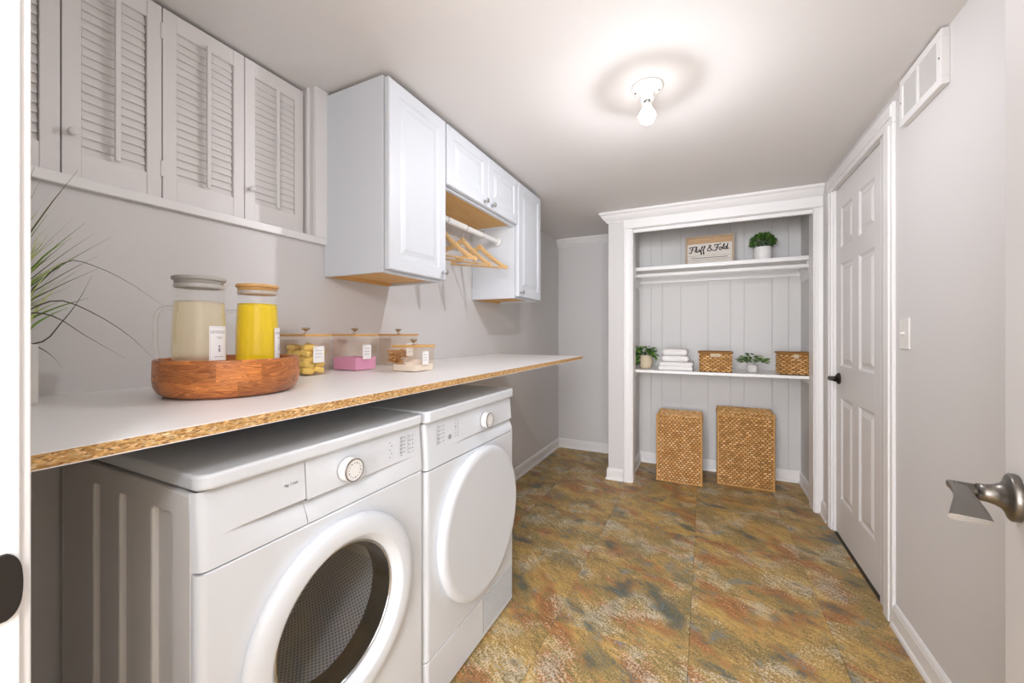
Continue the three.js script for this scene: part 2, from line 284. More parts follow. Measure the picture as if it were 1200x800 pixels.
// ---- six-panel door on the right wall
{
  const FX = 0.677, dw = DD1 - DD0, y0 = 0.006;
  const d = struct('door_1', box(FX + 0.008, FX + 0.036, y0, DH, DD0, DD1), M.door, 'white six-panel door, closed, with dark lever');
  const cols = [[DD0 + 0.1, DD0 + 0.305], [DD0 + 0.395, DD1 - 0.085]], rows = [[0.215, 0.785], [0.96, 1.53], [1.62, 1.845]];
  const fr = [box(FX, FX + 0.012, y0, DH, DD0, cols[0][0], 0.001, 1), box(FX, FX + 0.012, y0, DH, cols[0][1], cols[1][0]), box(FX, FX + 0.012, y0, DH, cols[1][1], DD1, 0.001, 1)];
  const ry = [y0, rows[0][0], rows[0][1], rows[1][0], rows[1][1], rows[2][0], rows[2][1], DH];
  for (const [a, b] of cols) for (let k = 0; k < 8; k += 2) fr.push(box(FX, FX + 0.012, ry[k], ry[k + 1], a, b));
  part(d, 'stiles_and_rails', fr, M.door);
  for (const [a, b] of cols) for (const [p, q] of rows) part(d, 'panel', stepped(b - a, q - p, [[0, 0], [0.004, -0.002], [0.012, -0.008], [0.02, -0.0085], [0.024, -0.008], [0.042, -0.001], [0.046, -0.0005]], Z, Y, neg(X), P(FX, (p + q) / 2, (a + b) / 2)), M.door);
  for (const y of [0.318, 1.03, 1.75]) { const hg = part(d, 'hinge', box(FX - 0.002, FX + 0.001, y - 0.045, y + 0.045, DD0 - 0.002, DD0 + 0.028, 0.001, 1), M.bronze, 'dark bronze butt hinge'); part(hg, 'knuckle', bar(P(FX - 0.006, y - 0.045, DD0 - 0.004), P(FX - 0.006, y + 0.045, DD0 - 0.004), 0.006), M.bronze); }
  const hx = FX, hy = 0.888, hD = DD1 - 0.06;
  const ha = part(d, 'lever_handle', [lathe([[0, 0], [0.032, 0], [0.032, 0.006], [0.026, 0.011], [0.014, 0.018], [0.0115, 0.022], [0.0115, 0.05], [0, 0.05]], P(hx, hy, hD), 28, neg(X)), tube([P(hx - 0.046, hy, hD - 0.004), P(hx - 0.048, hy, hD - 0.035), P(hx - 0.046, hy + 0.001, hD - 0.075), P(hx - 0.044, hy + 0.001, hD - 0.105)], 0.0095, 16, 10)], M.bronze, 'dark bronze lever handle');
  part(ha, 'keyhole_cover', lathe([[0, 0], [0.006, 0], [0.005, 0.003], [0, 0.003]], P(hx - 0.05, hy, hD), 12, neg(X)), M.bronze);
  const j = struct('trim_6', [box(FX - 0.0122, WR + 0.129, 0, DH + 0.0029, DD0 - 0.0118, DD0 - 0.003), box(FX - 0.0122, WR + 0.129, 0, DH + 0.0029, DD1 + 0.003, DD1 + 0.0118), box(FX - 0.0122, WR + 0.129, DH + 0.003, DH + 0.0118, DD0 - 0.0118, DD1 + 0.0118)], M.trim, 'white casing around the six-panel door');
  const cas = (d0, d1, y0, y1) => [box(WR - 0.012, WR, y0, y1, d0, d1, 0.003), box(WR - 0.017, WR - 0.01, y0, y1, d0 + (d1 - d0) * 0.3, d1 - (d1 - d0) * 0.08, 0.003)];
  const hd = [box(WR - 0.012, WR, DH + 0.004, DH + 0.085, 2.035, DD1 + 0.085, 0.003), box(WR - 0.017, WR - 0.01, DH + 0.028, DH + 0.079, 2.041, DD1 + 0.079, 0.003)];
  part(j, 'casing', [cas(2.035, 2.116, 0, DH + 0.0035), cas(DD1 + 0.008, DD1 + 0.085, 0, DH + 0.0035), hd].flat(2), M.trim);
}
// ---- the entry door, standing open along the right side
{
  const g = new THREE.Group(); g.name = 'door_2'; scene.add(g); ORG.set(g, [0, 0, 0]);
  tag(g, 'white entry door standing open, with pewter lever handle', null, null, 'structure');
  g.position.set(JR + 0.0, 0, -(FW + 0.012)); g.rotation.y = -0.243;
  const W = 0.765, T = 0.035;                                             // local: door runs along -z from the hinge, face looks to -x
  part(g, 'slab', box(0, T, 0.012, 1.985, 0, W, 0.002, 1), M.door);
  const hy = 0.905, hD = W - 0.062;
  const h = part(g, 'handle_rose', lathe([[0, 0], [0.0325, 0], [0.0335, 0.002], [0.0335, 0.008], [0.031, 0.0105], [0.024, 0.0125], [0.018, 0.0165], [0.0145, 0.023], [0.0125, 0.031], [0.012, 0.04], [0, 0.04]], P(0, hy, hD), 40, neg(X)), M.nickel, 'satin pewter round rose');
  part(h, 'handle_neck', lathe([[0, 0.04], [0.0105, 0.04], [0.0105, 0.058], [0.0095, 0.063], [0, 0.063]], P(0, hy, hD), 28, neg(X)), M.nickel);
  // flared blade of the lever, pointing back to the hinges
  const sec = []; for (let k = 0; k <= 12; k++) { const t = k / 12; sec.push({ D: hD + 0.013 - 0.148 * t, hw: 0.011 + 0.009 * t * t - 0.002 * Math.sin(Math.PI * Math.min(1, t * 1.3)), y: hy + 0.002 + 0.004 * Math.sin(Math.PI * t) - 0.004 * t, x: -0.058 - 0.009 * t * t, th: 0.006 - 0.0022 * t }); }
  const lev = surf(20, 12, (u, v) => { const s = sec[Math.round(v * 12)], a = u * Math.PI * 2, ca = Math.cos(a), sa = Math.sin(a), q = (c) => Math.sign(c) * Math.pow(Math.abs(c), 0.45); return P(s.x + q(ca) * s.hw, s.y + q(sa) * s.th, s.D); });
  const cap = (k, sgn) => surf(20, 1, (u, v) => { const s = sec[k], a = u * Math.PI * 2 * sgn, ca = Math.cos(a), sa = Math.sin(a), q = (c) => Math.sign(c) * Math.pow(Math.abs(c), 0.45); return P(s.x + q(ca) * s.hw * (1 - v), s.y + q(sa) * s.th * (1 - v), s.D); });
  part(h, 'lever', [lev, cap(0, 1), cap(12, -1)], M.nickel, 'flared pewter lever blade');
}

// ================================================================= LIGHT FITTINGS
{
  const g = thing('ceiling_light', 'white porcelain lampholder with bare glowing bulb on the ceiling', 'ceiling lamp', [BULB.x, CEIL, BULB.D]);
  const por = PH({ color: '#f3f1ec', roughness: 0.2, clearcoat: 0.5 });
  part(g, 'base', lathe([[0, 0], [0.057, 0], [0.058, -0.006], [0.055, -0.012], [0.045, -0.017], [0.03, -0.022], [0.024, -0.03], [0.0225, -0.05], [0.02, -0.053], [0, -0.053]].map(([r, y]) => [r, y]), P(BULB.x, CEIL, BULB.D), 40), por);
  for (const s of [-1, 1]) part(g, 'screw', lathe([[0, -0.002], [0.0035, -0.002], [0.003, 0.002], [0, 0.002]], P(BULB.x + s * 0.042, CEIL - 0.018, BULB.D + s * 0.008), 10), M.bronze);
  part(g, 'collar', lathe([[0, -0.053], [0.0135, -0.053], [0.0135, -0.066], [0, -0.066]], P(BULB.x, CEIL, BULB.D), 20), M.steel);
  const bulbM = S({ color: '#ffffff', emissive: '#fff3e2', emissiveIntensity: 9, roughness: 0.5 });
  part(g, 'bulb_shield', lathe([[0.012, 0.036], [0.0135, 0.03], [0.0175, 0.018], [0.025, 0.006], [0.0298, -0.003], [0.0307, -0.010]], P(BULB.x, BULB.y - 0.006, BULB.D), 32), PH({ color: '#ffffff', transmission: 0.62, thickness: 0, roughness: 1 }), 'frosted upper half of the bulb, shaped to hold light off the ceiling');  // shell added over the lamp to weaken its glow on the ceiling
  part(g, 'bulb', lathe([[0, -0.009], [0.0298, -0.0095], [0.0302, -0.012], [0.0295, -0.018], [0.024, -0.03], [0.013, -0.038], [0, -0.04]], P(BULB.x, BULB.y - 0.006, BULB.D), 32), bulbM, 'round glowing white bulb');
  const l = new THREE.PointLight('#f5f7ff', BULB.power, 0, 2); l.position.set(BULB.x, BULB.y - 0.022, -BULB.D); l.castShadow = true; l.shadow.radius = 0.7; l.shadow.mapSize.set(2048, 2048); scene.add(l);
}
{
  const { x, y, D, r } = HALL_FILL, g = thing('added_pendant', 'added fill lamp, an unseen opal globe pendant in the hall outside the doorway', 'fill lamp', [x, CEIL, D]);
  part(g, 'canopy', lathe([[0, 0], [0.06, 0], [0.058, -0.012], [0.01, -0.024], [0, -0.024]], P(x, CEIL, D), 32), M.trim);
  part(g, 'cord', bar(P(x, y + r, D), P(x, CEIL - 0.02, D), 0.003, 8), M.whiteMatt);
  part(g, 'globe', new THREE.SphereGeometry(r, 32, 20).translate(x, y, -D), S({ color: '#ffffff', emissive: '#ffffff', emissiveIntensity: 3 }));
  const l = new THREE.PointLight('#f5f7ff', HALL_FILL.power, 0, 2); l.position.set(x, y, -D); l.castShadow = true; l.shadow.radius = r / 0.02; l.shadow.mapSize.set(2048, 2048); scene.add(l);  // fill for the near half of the room, added behind the camera
}

{
  const { x, y, D, w, h } = FILL_WIN, g = struct('added_window_2', [box(x - w / 2 - 0.05, x + w / 2 + 0.05, y - h / 2 - 0.05, y - h / 2, D - 0.05, D + 0.01), box(x - w / 2 - 0.05, x + w / 2 + 0.05, y + h / 2, y + h / 2 + 0.05, D - 0.05, D + 0.01), box(x - w / 2 - 0.05, x - w / 2, y - h / 2, y + h / 2, D - 0.05, D + 0.01), box(x + w / 2, x + w / 2 + 0.05, y - h / 2, y + h / 2, D - 0.05, D + 0.01)], M.trim, 'added fill light built as a wide window in the hall outside the doorway');
  part(g, 'pane', box(x - w / 2, x + w / 2, y - h / 2, y + h / 2, D - 0.045, D - 0.04), S({ color: '#ffffff', emissive: '#f6f7ff', emissiveIntensity: 1.5 }));
  const l = new THREE.RectAreaLight('#f4f7ff', FILL_WIN.power, w, h); l.position.set(x, y, -(D - 0.03)); l.lookAt(x, y, -10); l.castShadow = true; scene.add(l);  // soft frontal fill for the far room, added out of view
}

// ================================================================= SHUTTERS
{
  const SX = WL - 0.045, T = 0.02, y0 = 1.512, y1 = 2.068;
  const pan = [[0.15, 0.371], [0.371, 0.567], [0.567, 0.79], [0.79, 1.006]], labels = ['white louvered shutter panel next to the white door jamb', 'white louvered shutter panel with a knob on its left stile, above the grass plant', 'white louvered shutter panel without knob, between two others', 'white louvered shutter panel next to the wall cabinet'];
  pan.forEach(([a, b], i) => {
    const g = thing('louvered_shutter', labels[i], 'shutter', [SX - T, y0, a], 'shutters of the high window');
    const st = 0.033, e = 0.0012, rt = 0.05, rb = 0.075; a += e; b -= e;
    part(g, 'stile', box(SX - T, SX, y0, y1, a, a + st, 0.0015, 1), M.shutter); part(g, 'stile', box(SX - T, SX, y0, y1, b - st, b, 0.0015, 1), M.shutter);
    part(g, 'rail', box(SX - T, SX - 0.001, y1 - rt, y1, a + st, b - st, 0.001, 1), M.shutter); part(g, 'rail', box(SX - T, SX - 0.001, y0, y0 + rb, a + st, b - st, 0.001, 1), M.shutter);
    const s0 = y0 + rb, s1 = y1 - rt, n = 19, sp = (s1 - s0) / n;
    const sg = norm(new RoundedBoxGeometry(0.0055, 0.031, b - a - 2 * st - 0.002, 2, 0.0025));
    for (let k = 0; k < n; k++) piece(g, 'slat', sg, M.shutter, SX - T / 2 - 0.001, s0 + sp * (k + 0.5), (a + b) / 2, [0, 0, 0.27]);
    const m = (a + b) / 2;
    const rod = part(g, 'tilt_rod', box(SX + 0.006, SX + 0.015, s0 + 0.002, s1 - 0.006 + (i === 2 ? 0.012 : 0), m - 0.0055, m + 0.0055, 0.0015, 1), M.shutter);
    for (const t of [0.1, 0.5, 0.9]) part(rod, 'staple', box(SX + 0.001, SX + 0.007, s0 + (s1 - s0) * t, s0 + (s1 - s0) * t + 0.002, m - 0.001, m + 0.001), M.steel);
    if (i === 2) for (const y of [y0 + 0.075, y1 - 0.09]) part(g, 'hinge', box(SX - 0.001, SX + 0.0022, y, y + 0.045, a - 0.005, a + 0.004, 0.001, 1), M.shutter);
    if (i === 1 || i === 3) part(g, 'knob', lathe([[0, 0], [0.006, 0], [0.005, 0.008], [0.009, 0.014], [0.0095, 0.02], [0.007, 0.024], [0, 0.025]], P(SX, 1.628, a + 0.014), 20, X), M.shutter, 'small round white knob');
  });
}

// ================================================================= WALL CABINETS
const plyTex = texture(512, 512, noiseWood([218, 166, 96], [236, 192, 124], 2.2, 26, 1.2)); plyTex.repeat.set(1.5, 1.5);
M.ply = S({ map: plyTex, roughness: 0.6 });
{
  const CX = -1.036, FX = -1.012, CT = 2.066;
  const knob = (p, y, D) => lathe([[0, 0], [0.007, 0], [0.005, 0.003], [0.0045, 0.011], [0.009, 0.015], [0.0125, 0.019], [0.012, 0.023], [0.007, 0.026], [0, 0.0265]], P(FX, y, D), 24, X);
  const doorLoops = (t) => [[0.0, -t], [0, -0.005], [0.0015, -0.002], [0.005, 0], [0.048, 0], [0.05, -0.003], [0.054, -0.0055], [0.064, -0.0055], [0.067, -0.005], [0.083, -0.001], [0.086, 0.0005]];
  const cab = (label, d0, d1, y0, doors) => {
    const g = thing('wall_cabinet', label, 'cabinet', [WL, y0, d0]), t = 0.014;
    part(g, 'side_panel', box(WL + 0.002, CX, y0, CT, d0, d0 + t, 0.001, 1), M.cabinet); part(g, 'side_panel', box(WL + 0.002, CX, y0, CT, d1 - t, d1, 0.001, 1), M.cabinet);
    part(g, 'top_panel', box(WL + 0.002, CX, CT - t, CT, d0 + t, d1 - t), M.ply); part(g, 'back_panel', box(WL + 0.002, WL + 0.008, y0 + 0.012, CT - t, d0 + t, d1 - t), M.ply);
    part(g, 'bottom_panel', [box(WL + 0.008, CX - 0.018, y0 + 0.012, y0 + 0.026, d0 + t, d1 - t), box(WL + 0.003, WL + 0.02, y0, y0 + 0.012, d0 + t, d1 - t)], M.ply, 'unfinished honey plywood underside');
    part(g, 'face_frame', [box(CX - 0.018, CX, y0, CT, d0 + t, d0 + 0.036), box(CX - 0.018, CX, y0, CT, d1 - 0.036, d1 - t), box(CX - 0.018, CX, y0, y0 + 0.035, d0 + 0.036, d1 - 0.036), box(CX - 0.018, CX, CT - 0.035, CT, d0 + 0.036, d1 - 0.036)], M.cabinet);
    for (const [a, b, kd, ky] of doors) {
      const o = part(g, 'door', stepped(b - a, CT - 0.006 - (y0 + 0.01), doorLoops(FX - CX - 0.003), neg(Z), Y, X, P(FX, (CT - 0.006 + y0 + 0.01) / 2, (a + b) / 2)), M.cabinet);
      part(o, 'knob', knob(0, ky, kd), M.chrome, 'small polished chrome knob');
    }
    return g;
  };
  cab('tall white wall cabinet with raised panel door beside the shutters', 1.06, 1.415, 1.362, [[1.068, 1.411, 1.386, 1.402]]);
  cab('short white double-door cabinet above the hanging rod', 1.417, 2.143, 1.785, [[1.421, 1.778, 1.742, 1.817], [1.782, 2.139, 1.818, 1.817]]);
  cab('tall white wall cabinet at the alcove end, beyond the hangers', 2.145, 2.51, 1.356, [[2.15, 2.505, 2.176, 1.392]]);
}
{ // hanging rod and wooden hangers
  const RX = -1.15, RY = 1.705;
  const g = thing('hanging_rod', 'white closet rod under the short double-door cabinet', 'rod', [RX, RY, 1.42]);
  part(g, 'pole', [bar(P(RX, RY, 1.42), P(RX, RY, 1.78), 0.0165, 24), bar(P(RX, RY, 1.78), P(RX, RY, 2.14), 0.0150, 24), bar(P(RX, RY, 1.775), P(RX, RY, 1.782), 0.0172, 24)], M.whiteMatt);
  part(g, 'flange', lathe([[0, 0], [0.026, 0], [0.026, 0.012], [0.018, 0.015], [0, 0.015]], P(RX, RY, 2.144), 24, Z), M.whiteMatt); part(g, 'flange', lathe([[0, 0], [0.026, 0], [0.026, 0.012], [0.018, 0.015], [0, 0.015]], P(RX, RY, 1.416), 24, neg(Z)), M.whiteMatt);
  const hw = texture(256, 256, noiseWood([214, 170, 112], [236, 200, 148], 3, 22)); hw.repeat.set(3, 3);
  const hm = S({ map: hw, roughness: 0.4 });
  const hang = (D, turn, roll, label) => {
    const h = new THREE.Group(); h.name = numbered('coat_hanger'); h.position.set(RX, RY + 0.0165, -D); h.rotation.set(0, turn, roll, 'YXZ'); scene.add(h); ORG.set(h, [0, 0, 0]);
    tag(h, label, 'hanger', 'wooden hangers on the rod');
    // local: rod axis along z, shoulders along x, hook top at the rod
    const V = (x, y, z = 0) => new THREE.Vector3(x, y, z), arms = [];
    for (const s of [-1, 1]) {
      const arm = surf(10, 14, (u, v) => { const a = u * Math.PI * 2, w = 0.0065, hh = 0.017 - 0.006 * v, x = s * 0.198 * v, y = -0.084 - 0.112 * v - 0.018 * Math.sin(v * 3.1416) + 0.012 * (1 - Math.cos(v * 6.283)) * 0.3, z = 0.022 * Math.sin(v * Math.PI * 0.5) * v, q = (c) => Math.sign(c) * Math.pow(Math.abs(c), 0.6); return V(x, y + q(Math.sin(a)) * hh, z + q(Math.cos(a)) * w); });
      arms.push(arm, new THREE.SphereGeometry(0.0095, 10, 8).scale(0.6, 1.1, 0.72).translate(s * 0.198, -0.196, 0.022));
    }
    const yoke = part(h, 'yoke', arms, hm); part(h, 'crossbar', bar(V(-0.19, -0.197, 0.021), V(0.19, -0.197, 0.021), 0.005, 12), hm);
    part(h, 'hook', tube([V(0, -0.072), V(0, -0.05), V(0.004, -0.038), V(0.02, -0.022), V(0.0185, -0.004), V(0, 0.002), V(-0.0185, -0.008), V(-0.018, -0.02)], 0.0016, 30, 8), M.chrome, 'bent chrome wire hook');
    return h;
  };
  hang(1.60, 0.22, -0.16, 'pale wooden coat hanger hanging beside the tall shutter-side cabinet'); hang(1.775, 0.10, -0.18, 'pale wooden coat hanger in the middle of the rod'); hang(1.945, 0.02, -0.13, 'pale wooden coat hanger next to the alcove-end cabinet');
}

// ================================================================= COUNTER
const CY = 0.999, CTX = -0.706;
{
  const chips = [[214, 172, 112], [196, 148, 84], [228, 190, 134], [178, 128, 72], [206, 160, 98], [236, 206, 158]];
  const core = canvasTex(2048, 128, (c, w, h) => {
    c.fillStyle = 'rgb(204,160,100)'; c.fillRect(0, 0, w, h);
    for (let i = 0; i < 9000; i++) { const k = chips[Math.floor(Math.pow(rnd(), 1.1) * 6) % 6]; const br = rr(0.84, 1.08); c.fillStyle = `rgb(${k.map((v) => Math.min(255, Math.round(v * br))).join(',')})`; c.save(); c.translate(rnd() * w, rnd() * h); c.rotate(rr(-0.06, 0.06)); const L = rr(2.5, 9), T = rr(8, 26); c.beginPath(); c.ellipse(0, 0, L / 2, T / 2, 0, 0, 7); c.fill(); c.restore(); }
    for (let i = 0; i < 420; i++) { c.fillStyle = 'rgba(96,62,32,0.7)'; c.beginPath(); c.ellipse(rnd() * w, rnd() * h, rr(0.8, 2.6), rr(2, 8), rr(-0.2, 0.2), 0, 7); c.fill(); }
  });
  const g = thing('countertop', 'long white laminate particleboard countertop over washer and dryer', 'countertop', [WL, CY, FW]);
  const d0 = FW + 0.001, d1 = 2.462, x0 = WL + 0.001;
  const cm = S({ map: core, roughness: 0.85, bumpMap: core, bumpScale: 0.001 });
  const edge = quad(P(CTX - 0.0005, CY - 0.0103, (d0 + d1) / 2), neg(Z), Y, d1 - d0, 0.0176), endq = quad(P((x0 + CTX) / 2, CY - 0.0103, d1 - 0.0005), neg(X), Y, CTX - x0, 0.0176);
  { const uv = endq.attributes.uv; for (let i = 0; i < uv.count; i++) uv.setX(i, uv.getX(i) * 0.28); }
  part(g, 'laminate_top', box(x0, CTX, CY - 0.0015, CY, d0, d1, 0.0006, 1), M.laminate); part(g, 'laminate_bottom', box(x0, CTX, CY - 0.0206, CY - 0.0191, d0, d1, 0.0006, 1), M.laminate);
  part(g, 'particleboard_core', [box(x0, CTX - 0.001, CY - 0.0191, CY - 0.0015, d0, d1 - 0.001), edge, endq], cm, 'raw chipboard edge with visible wood flakes');
  for (const D of [0.30, 0.93, 1.9]) part(g, 'support_bracket', [box(x0, x0 + 0.02, CY - 0.22, CY - 0.0206, D - 0.011, D + 0.011, 0.001, 1), box(x0, CTX - 0.3, CY - 0.04, CY - 0.0206, D - 0.011, D + 0.011, 0.001, 1)], M.whiteMatt);
}

// ================================================================= WASHER AND DRYER
function decal(g, name, O, w, h, cw, ch, draw, label, U = neg(Z), V = Y) {
  const col = canvasTex(cw, ch, (c) => { c.clearRect(0, 0, cw, ch); draw(c, cw, ch); });
  const m = S({ map: col, transparent: true, roughness: 0.5, alphaTest: 0.02 });
  return part(g, name, quad(O, U, V, w, h), m, label);
}
const AF = -0.742, AB = -1.30;                                            // appliance front and back planes
const foot = (d0, d1, r, fx = AF, bx = AB) => { const s = new THREE.Shape(); s.moveTo(d0, bx); s.lineTo(d0, fx - r); s.absarc(d0 + r, fx - r, r, Math.PI, Math.PI / 2, true); s.lineTo(d1 - r, fx); s.absarc(d1 - r, fx - r, r, Math.PI / 2, 0, true); s.lineTo(d1, bx); s.closePath(); return s; };
function slab(d0, d1, y0, y1, r, fx, bev = 0.004, bx = AB) {                // rounded-front block, seen from above
  const g = new THREE.ExtrudeGeometry(foot(d0 + bev, d1 - bev, r, (fx ?? AF) - bev, bx + bev), { depth: y1 - y0 - 2 * bev, bevelEnabled: true, bevelSize: bev, bevelThickness: bev, bevelSegments: 3, curveSegments: 10 });
  return mat4(g, basis(neg(Z), X, Y, new THREE.Vector3(0, y0 + bev, 0)));
}
function front(d0, d1, y0, y1, nx, ny, f, r = 0.02) {                      // front skin with sculpted relief f(D, y) -> inward offset
  const sk = surf(nx, ny, (u, v) => { const D = d0 + (d1 - d0) * u, y = y0 + (y1 - y0) * v; let c = 0; const e = Math.min(D - d0, d1 - D); if (e < r) c = r - Math.sqrt(Math.max(0, r * r - (r - e) * (r - e))); return P(AF - c - f(D, y), y, D); });
  return sk;
}
const dial = (g, D, y, R, ticks) => {
  const k = part(g, 'dial', lathe([[0, 0.0], [R * 1.08, 0.0], [R * 1.05, 0.006], [R, 0.022], [R * 0.97, 0.0245]], P(AF - 0.004, y, D), 40, X), M.whiteMatt);
  part(k, 'dial_rim', lathe([[R * 1.0, 0.021], [R * 1.0, 0.025], [R * 0.95, 0.0262], [R * 0.91, 0.025]], P(AF - 0.004, y, D), 40, X), S({ color: '#8f857c', metalness: 0.9, roughness: 0.35 }));
  part(k, 'dial_face', lathe([[0, 0.0245], [R * 0.92, 0.0245]], P(AF - 0.004, y, D), 40, X), M.whiteMatt);
  decal(k, 'dial_marks', P(AF - 0.004 + 0.0252, y, D), R * 1.7, R * 1.7, 256, 256, (c) => { c.fillStyle = 'rgba(90,92,100,0.85)'; for (let i = 0; i < ticks; i++) { const a = i / ticks * 6.283 - 1.2, x = 128 + 96 * Math.cos(a), yy = 128 + 96 * Math.sin(a); c.beginPath(); if (i % 3 === 0) c.arc(x, yy, 9, 0, 7); else c.rect(x - 6, yy - 4, 12, 8); c.fill(); } });
};
{
  const d0 = 0.35, d1 = 0.925, g = thing('washing_machine', 'white front-loading washing machine with a dark round door window', 'washing machine', [AF, 0, d0]);
  // cabinet: sides with pressed vertical channels, back, front skin with the door hole
  const side = new THREE.Shape([[AB, 0.03], [AF - 0.021, 0.03], [AF - 0.021, 0.872], [AB, 0.872]].map(([a, b]) => new THREE.Vector2(a, b)));
  for (const [a, b] of [[-1.138, -1.092], [-1.02, -0.972], [-0.893, -0.825]]) { const h = new THREE.Path(), r = 0.01, yb = 0.10, yt = 0.83; h.moveTo(a + r, yb); h.lineTo(b - r, yb); h.quadraticCurveTo(b, yb, b, yb + r); h.lineTo(b, yt - r); h.quadraticCurveTo(b, yt, b - r, yt); h.lineTo(a + r, yt); h.quadraticCurveTo(a, yt, a, yt - r); h.lineTo(a, yb + r); h.quadraticCurveTo(a, yb, a + r, yb); side.holes.push(h); }
  const sg = new THREE.ExtrudeGeometry(side, { depth: 0.004, bevelEnabled: true, bevelSize: 0.004, bevelThickness: 0.005, bevelOffset: -0.004, bevelSegments: 2 });
  part(g, 'side_panel', [sg.translate(0, 0, -(d0 + 0.0095)), box(AB, AF - 0.021, 0.03, 0.872, d0 + 0.0105, d0 + 0.0125)], M.sideGrey, 'side with three pressed vertical channels');
  part(g, 'side_panel', box(AB, AF - 0.021, 0.03, 0.872, d1 - 0.004, d1), M.sideGrey); part(g, 'back_panel', box(AB, AB + 0.003, 0.03, 0.872, d0, d1), M.sideGrey);
  const cD = 0.634, cY = 0.5, R = 0.222;
  const fs = new THREE.Shape([[d0 + 0.012, 0.085], [d1 - 0.012, 0.085], [d1 - 0.012, 0.741], [d0 + 0.012, 0.741]].map(([a, b]) => new THREE.Vector2(a, b))); const fh = new THREE.Path(); fh.absarc(cD, cY, 0.19, 0, Math.PI * 2, true); fs.holes.push(fh);
  const fg = new THREE.ExtrudeGeometry(fs, { depth: 0.004, bevelEnabled: true, bevelSize: 0.004, bevelThickness: 0.004, bevelOffset: -0.002, bevelSegments: 3, curveSegments: 40 }); mat4(fg, basis(neg(Z), Y, X, new THREE.Vector3(AF - 0.008, 0, 0)));
  const corner = (D, s) => { const q = new THREE.Shape(); q.moveTo(0, 0); q.lineTo(0, -0.02); q.absarc(-0.0, -0.02, 0.0, 0, 0); q.lineTo(s * -0.014, -0.02); q.quadraticCurveTo(s * -0.014, -0.003, 0, 0); return mat4(new THREE.ExtrudeGeometry(q, { depth: 0.656, bevelEnabled: false, curveSegments: 8 }), basis(neg(Z), X, Y, new THREE.Vector3(AF, 0.085, -D))); };
  part(g, 'front_panel', [fg, corner(d0 + 0.014, 1), corner(d1 - 0.014, -1)], M.white);
  part(g, 'plinth', slab(d0 + 0.001, d1 - 0.001, 0.015, 0.082, 0.018, AF - 0.002, 0.003), M.white);
  part(g, 'lid', slab(d0, d1, 0.879, 0.906, 0.018, AF + 0.004, 0.006), M.white, 'white work top, edges rounded');
  // control panel: sloping face above a scooped ledge
  const slope = (y) => 0.010 * (y - 0.745) / 0.13, led = (D, y, a, b, yl) => { const t = sstep(a, b, D), w = (y - 0.748) / (yl - 0.748); return w > 0 && w < 1 ? 0.018 * t * Math.pow(w, 1.6) : 0; };
  const pf = (a, b, yl) => (D, y) => slope(y) + led(D, y, a, b, yl);
  const sp = 0.548;
  const dr = part(g, 'detergent_drawer', [surf(60, 64, (u, v) => { const D = d0 + (sp - 0.0007 - d0) * u, y = 0.7455 + 0.1305 * v, e = D - d0, r = 0.018, c = e < r ? r - Math.sqrt(r * r - (r - e) * (r - e)) : 0; return P(AF - c - pf(d0 + 0.03, sp - 0.02, 0.796)(D, y), y, D); }), box(AF - 0.06, AF - 0.03, 0.75, 0.872, d0 + 0.01, sp - 0.001)], M.white, 'detergent drawer front with scooped grip');
  decal(dr, 'capacity_print', P(AF - 0.0076 + 0.0012, 0.838, 0.518), 0.036, 0.014, 256, 96, (c) => { c.fillStyle = 'rgba(96,96,98,0.95)'; c.font = '44px sans-serif'; c.fillText('7kg', 8, 66); c.fillText('|', 98, 62); c.fillText('1200', 124, 66); });
  const cp = part(g, 'control_panel', [surf(60, 64, (u, v) => { const D = sp + 0.0007 + (d1 - sp - 0.0007) * u, y = 0.7455 + 0.1305 * v, e = d1 - D, r = 0.01, c = e < r ? r - Math.sqrt(r * r - (r - e) * (r - e)) : 0; return P(AF - c - slope(y) - led(D, y, 10, 11, 0.79) - (() => { const w = (y - 0.748) / 0.044, t = 1 - sstep(sp + 0.05, d1 - 0.02, D); return w > 0 && w < 1 ? 0.018 * t * Math.pow(w, 1.6) : 0; })(), y, D); }), box(AF - 0.06, AF - 0.03, 0.75, 0.872, sp, d1 - 0.005), box(AB + 0.004, AF - 0.055, 0.75, 0.878, d0 + 0.014, d1 - 0.006)], M.white);
  dial(cp, 0.652, 0.828, 0.026, 14);
  decal(cp, 'program_print', P(AF - 0.0065 + 0.0018, 0.826, 0.838), 0.13, 0.075, 520, 300, (c) => { c.strokeStyle = c.fillStyle = 'rgba(120,124,132,0.8)'; c.lineWidth = 3; for (let i = 0; i < 6; i++) { c.fillRect(60 + (i % 2) * 26, 40 + i * 38, 16, 8); c.strokeRect(230, 24 + i * 40, 26, 18); c.fillRect(272, 30 + i * 40, 36, 5); } c.beginPath(); c.moveTo(350, 20); c.lineTo(350, 250); c.stroke(); for (let i = 0; i < 5; i++) { c.fillRect(368, 40 + i * 46, 22 + (i % 2) * 14, 6); c.beginPath(); c.arc(430, 44 + i * 46, 6, 0, 7); c.stroke(); } c.strokeRect(20, 262, 300, 22); });
  // door: outer ring, steel-trimmed glass bowl
  const O = P(AF, cY, cD), at = (x) => P(AF + x, cY, cD);
  const dw = part(g, 'door_ring', lathe([[R - 0.004, 0.0], [R, 0.004], [R, 0.012], [R - 0.004, 0.019], [R - 0.012, 0.0235], [R - 0.026, 0.0255], [0.178, 0.0245], [0.172, 0.022], [0.160, 0.006], [0.157, 0.0], [0.156, -0.03]], O, 96, X), M.white, 'wide white porthole ring');
  part(dw, 'bowl_rim', lathe([[0.156, 0.0], [0.1535, 0.002], [0.151, -0.004], [0.150, -0.05], [0.148, -0.058]], O, 72, X), M.chrome, 'thin bright steel ring');
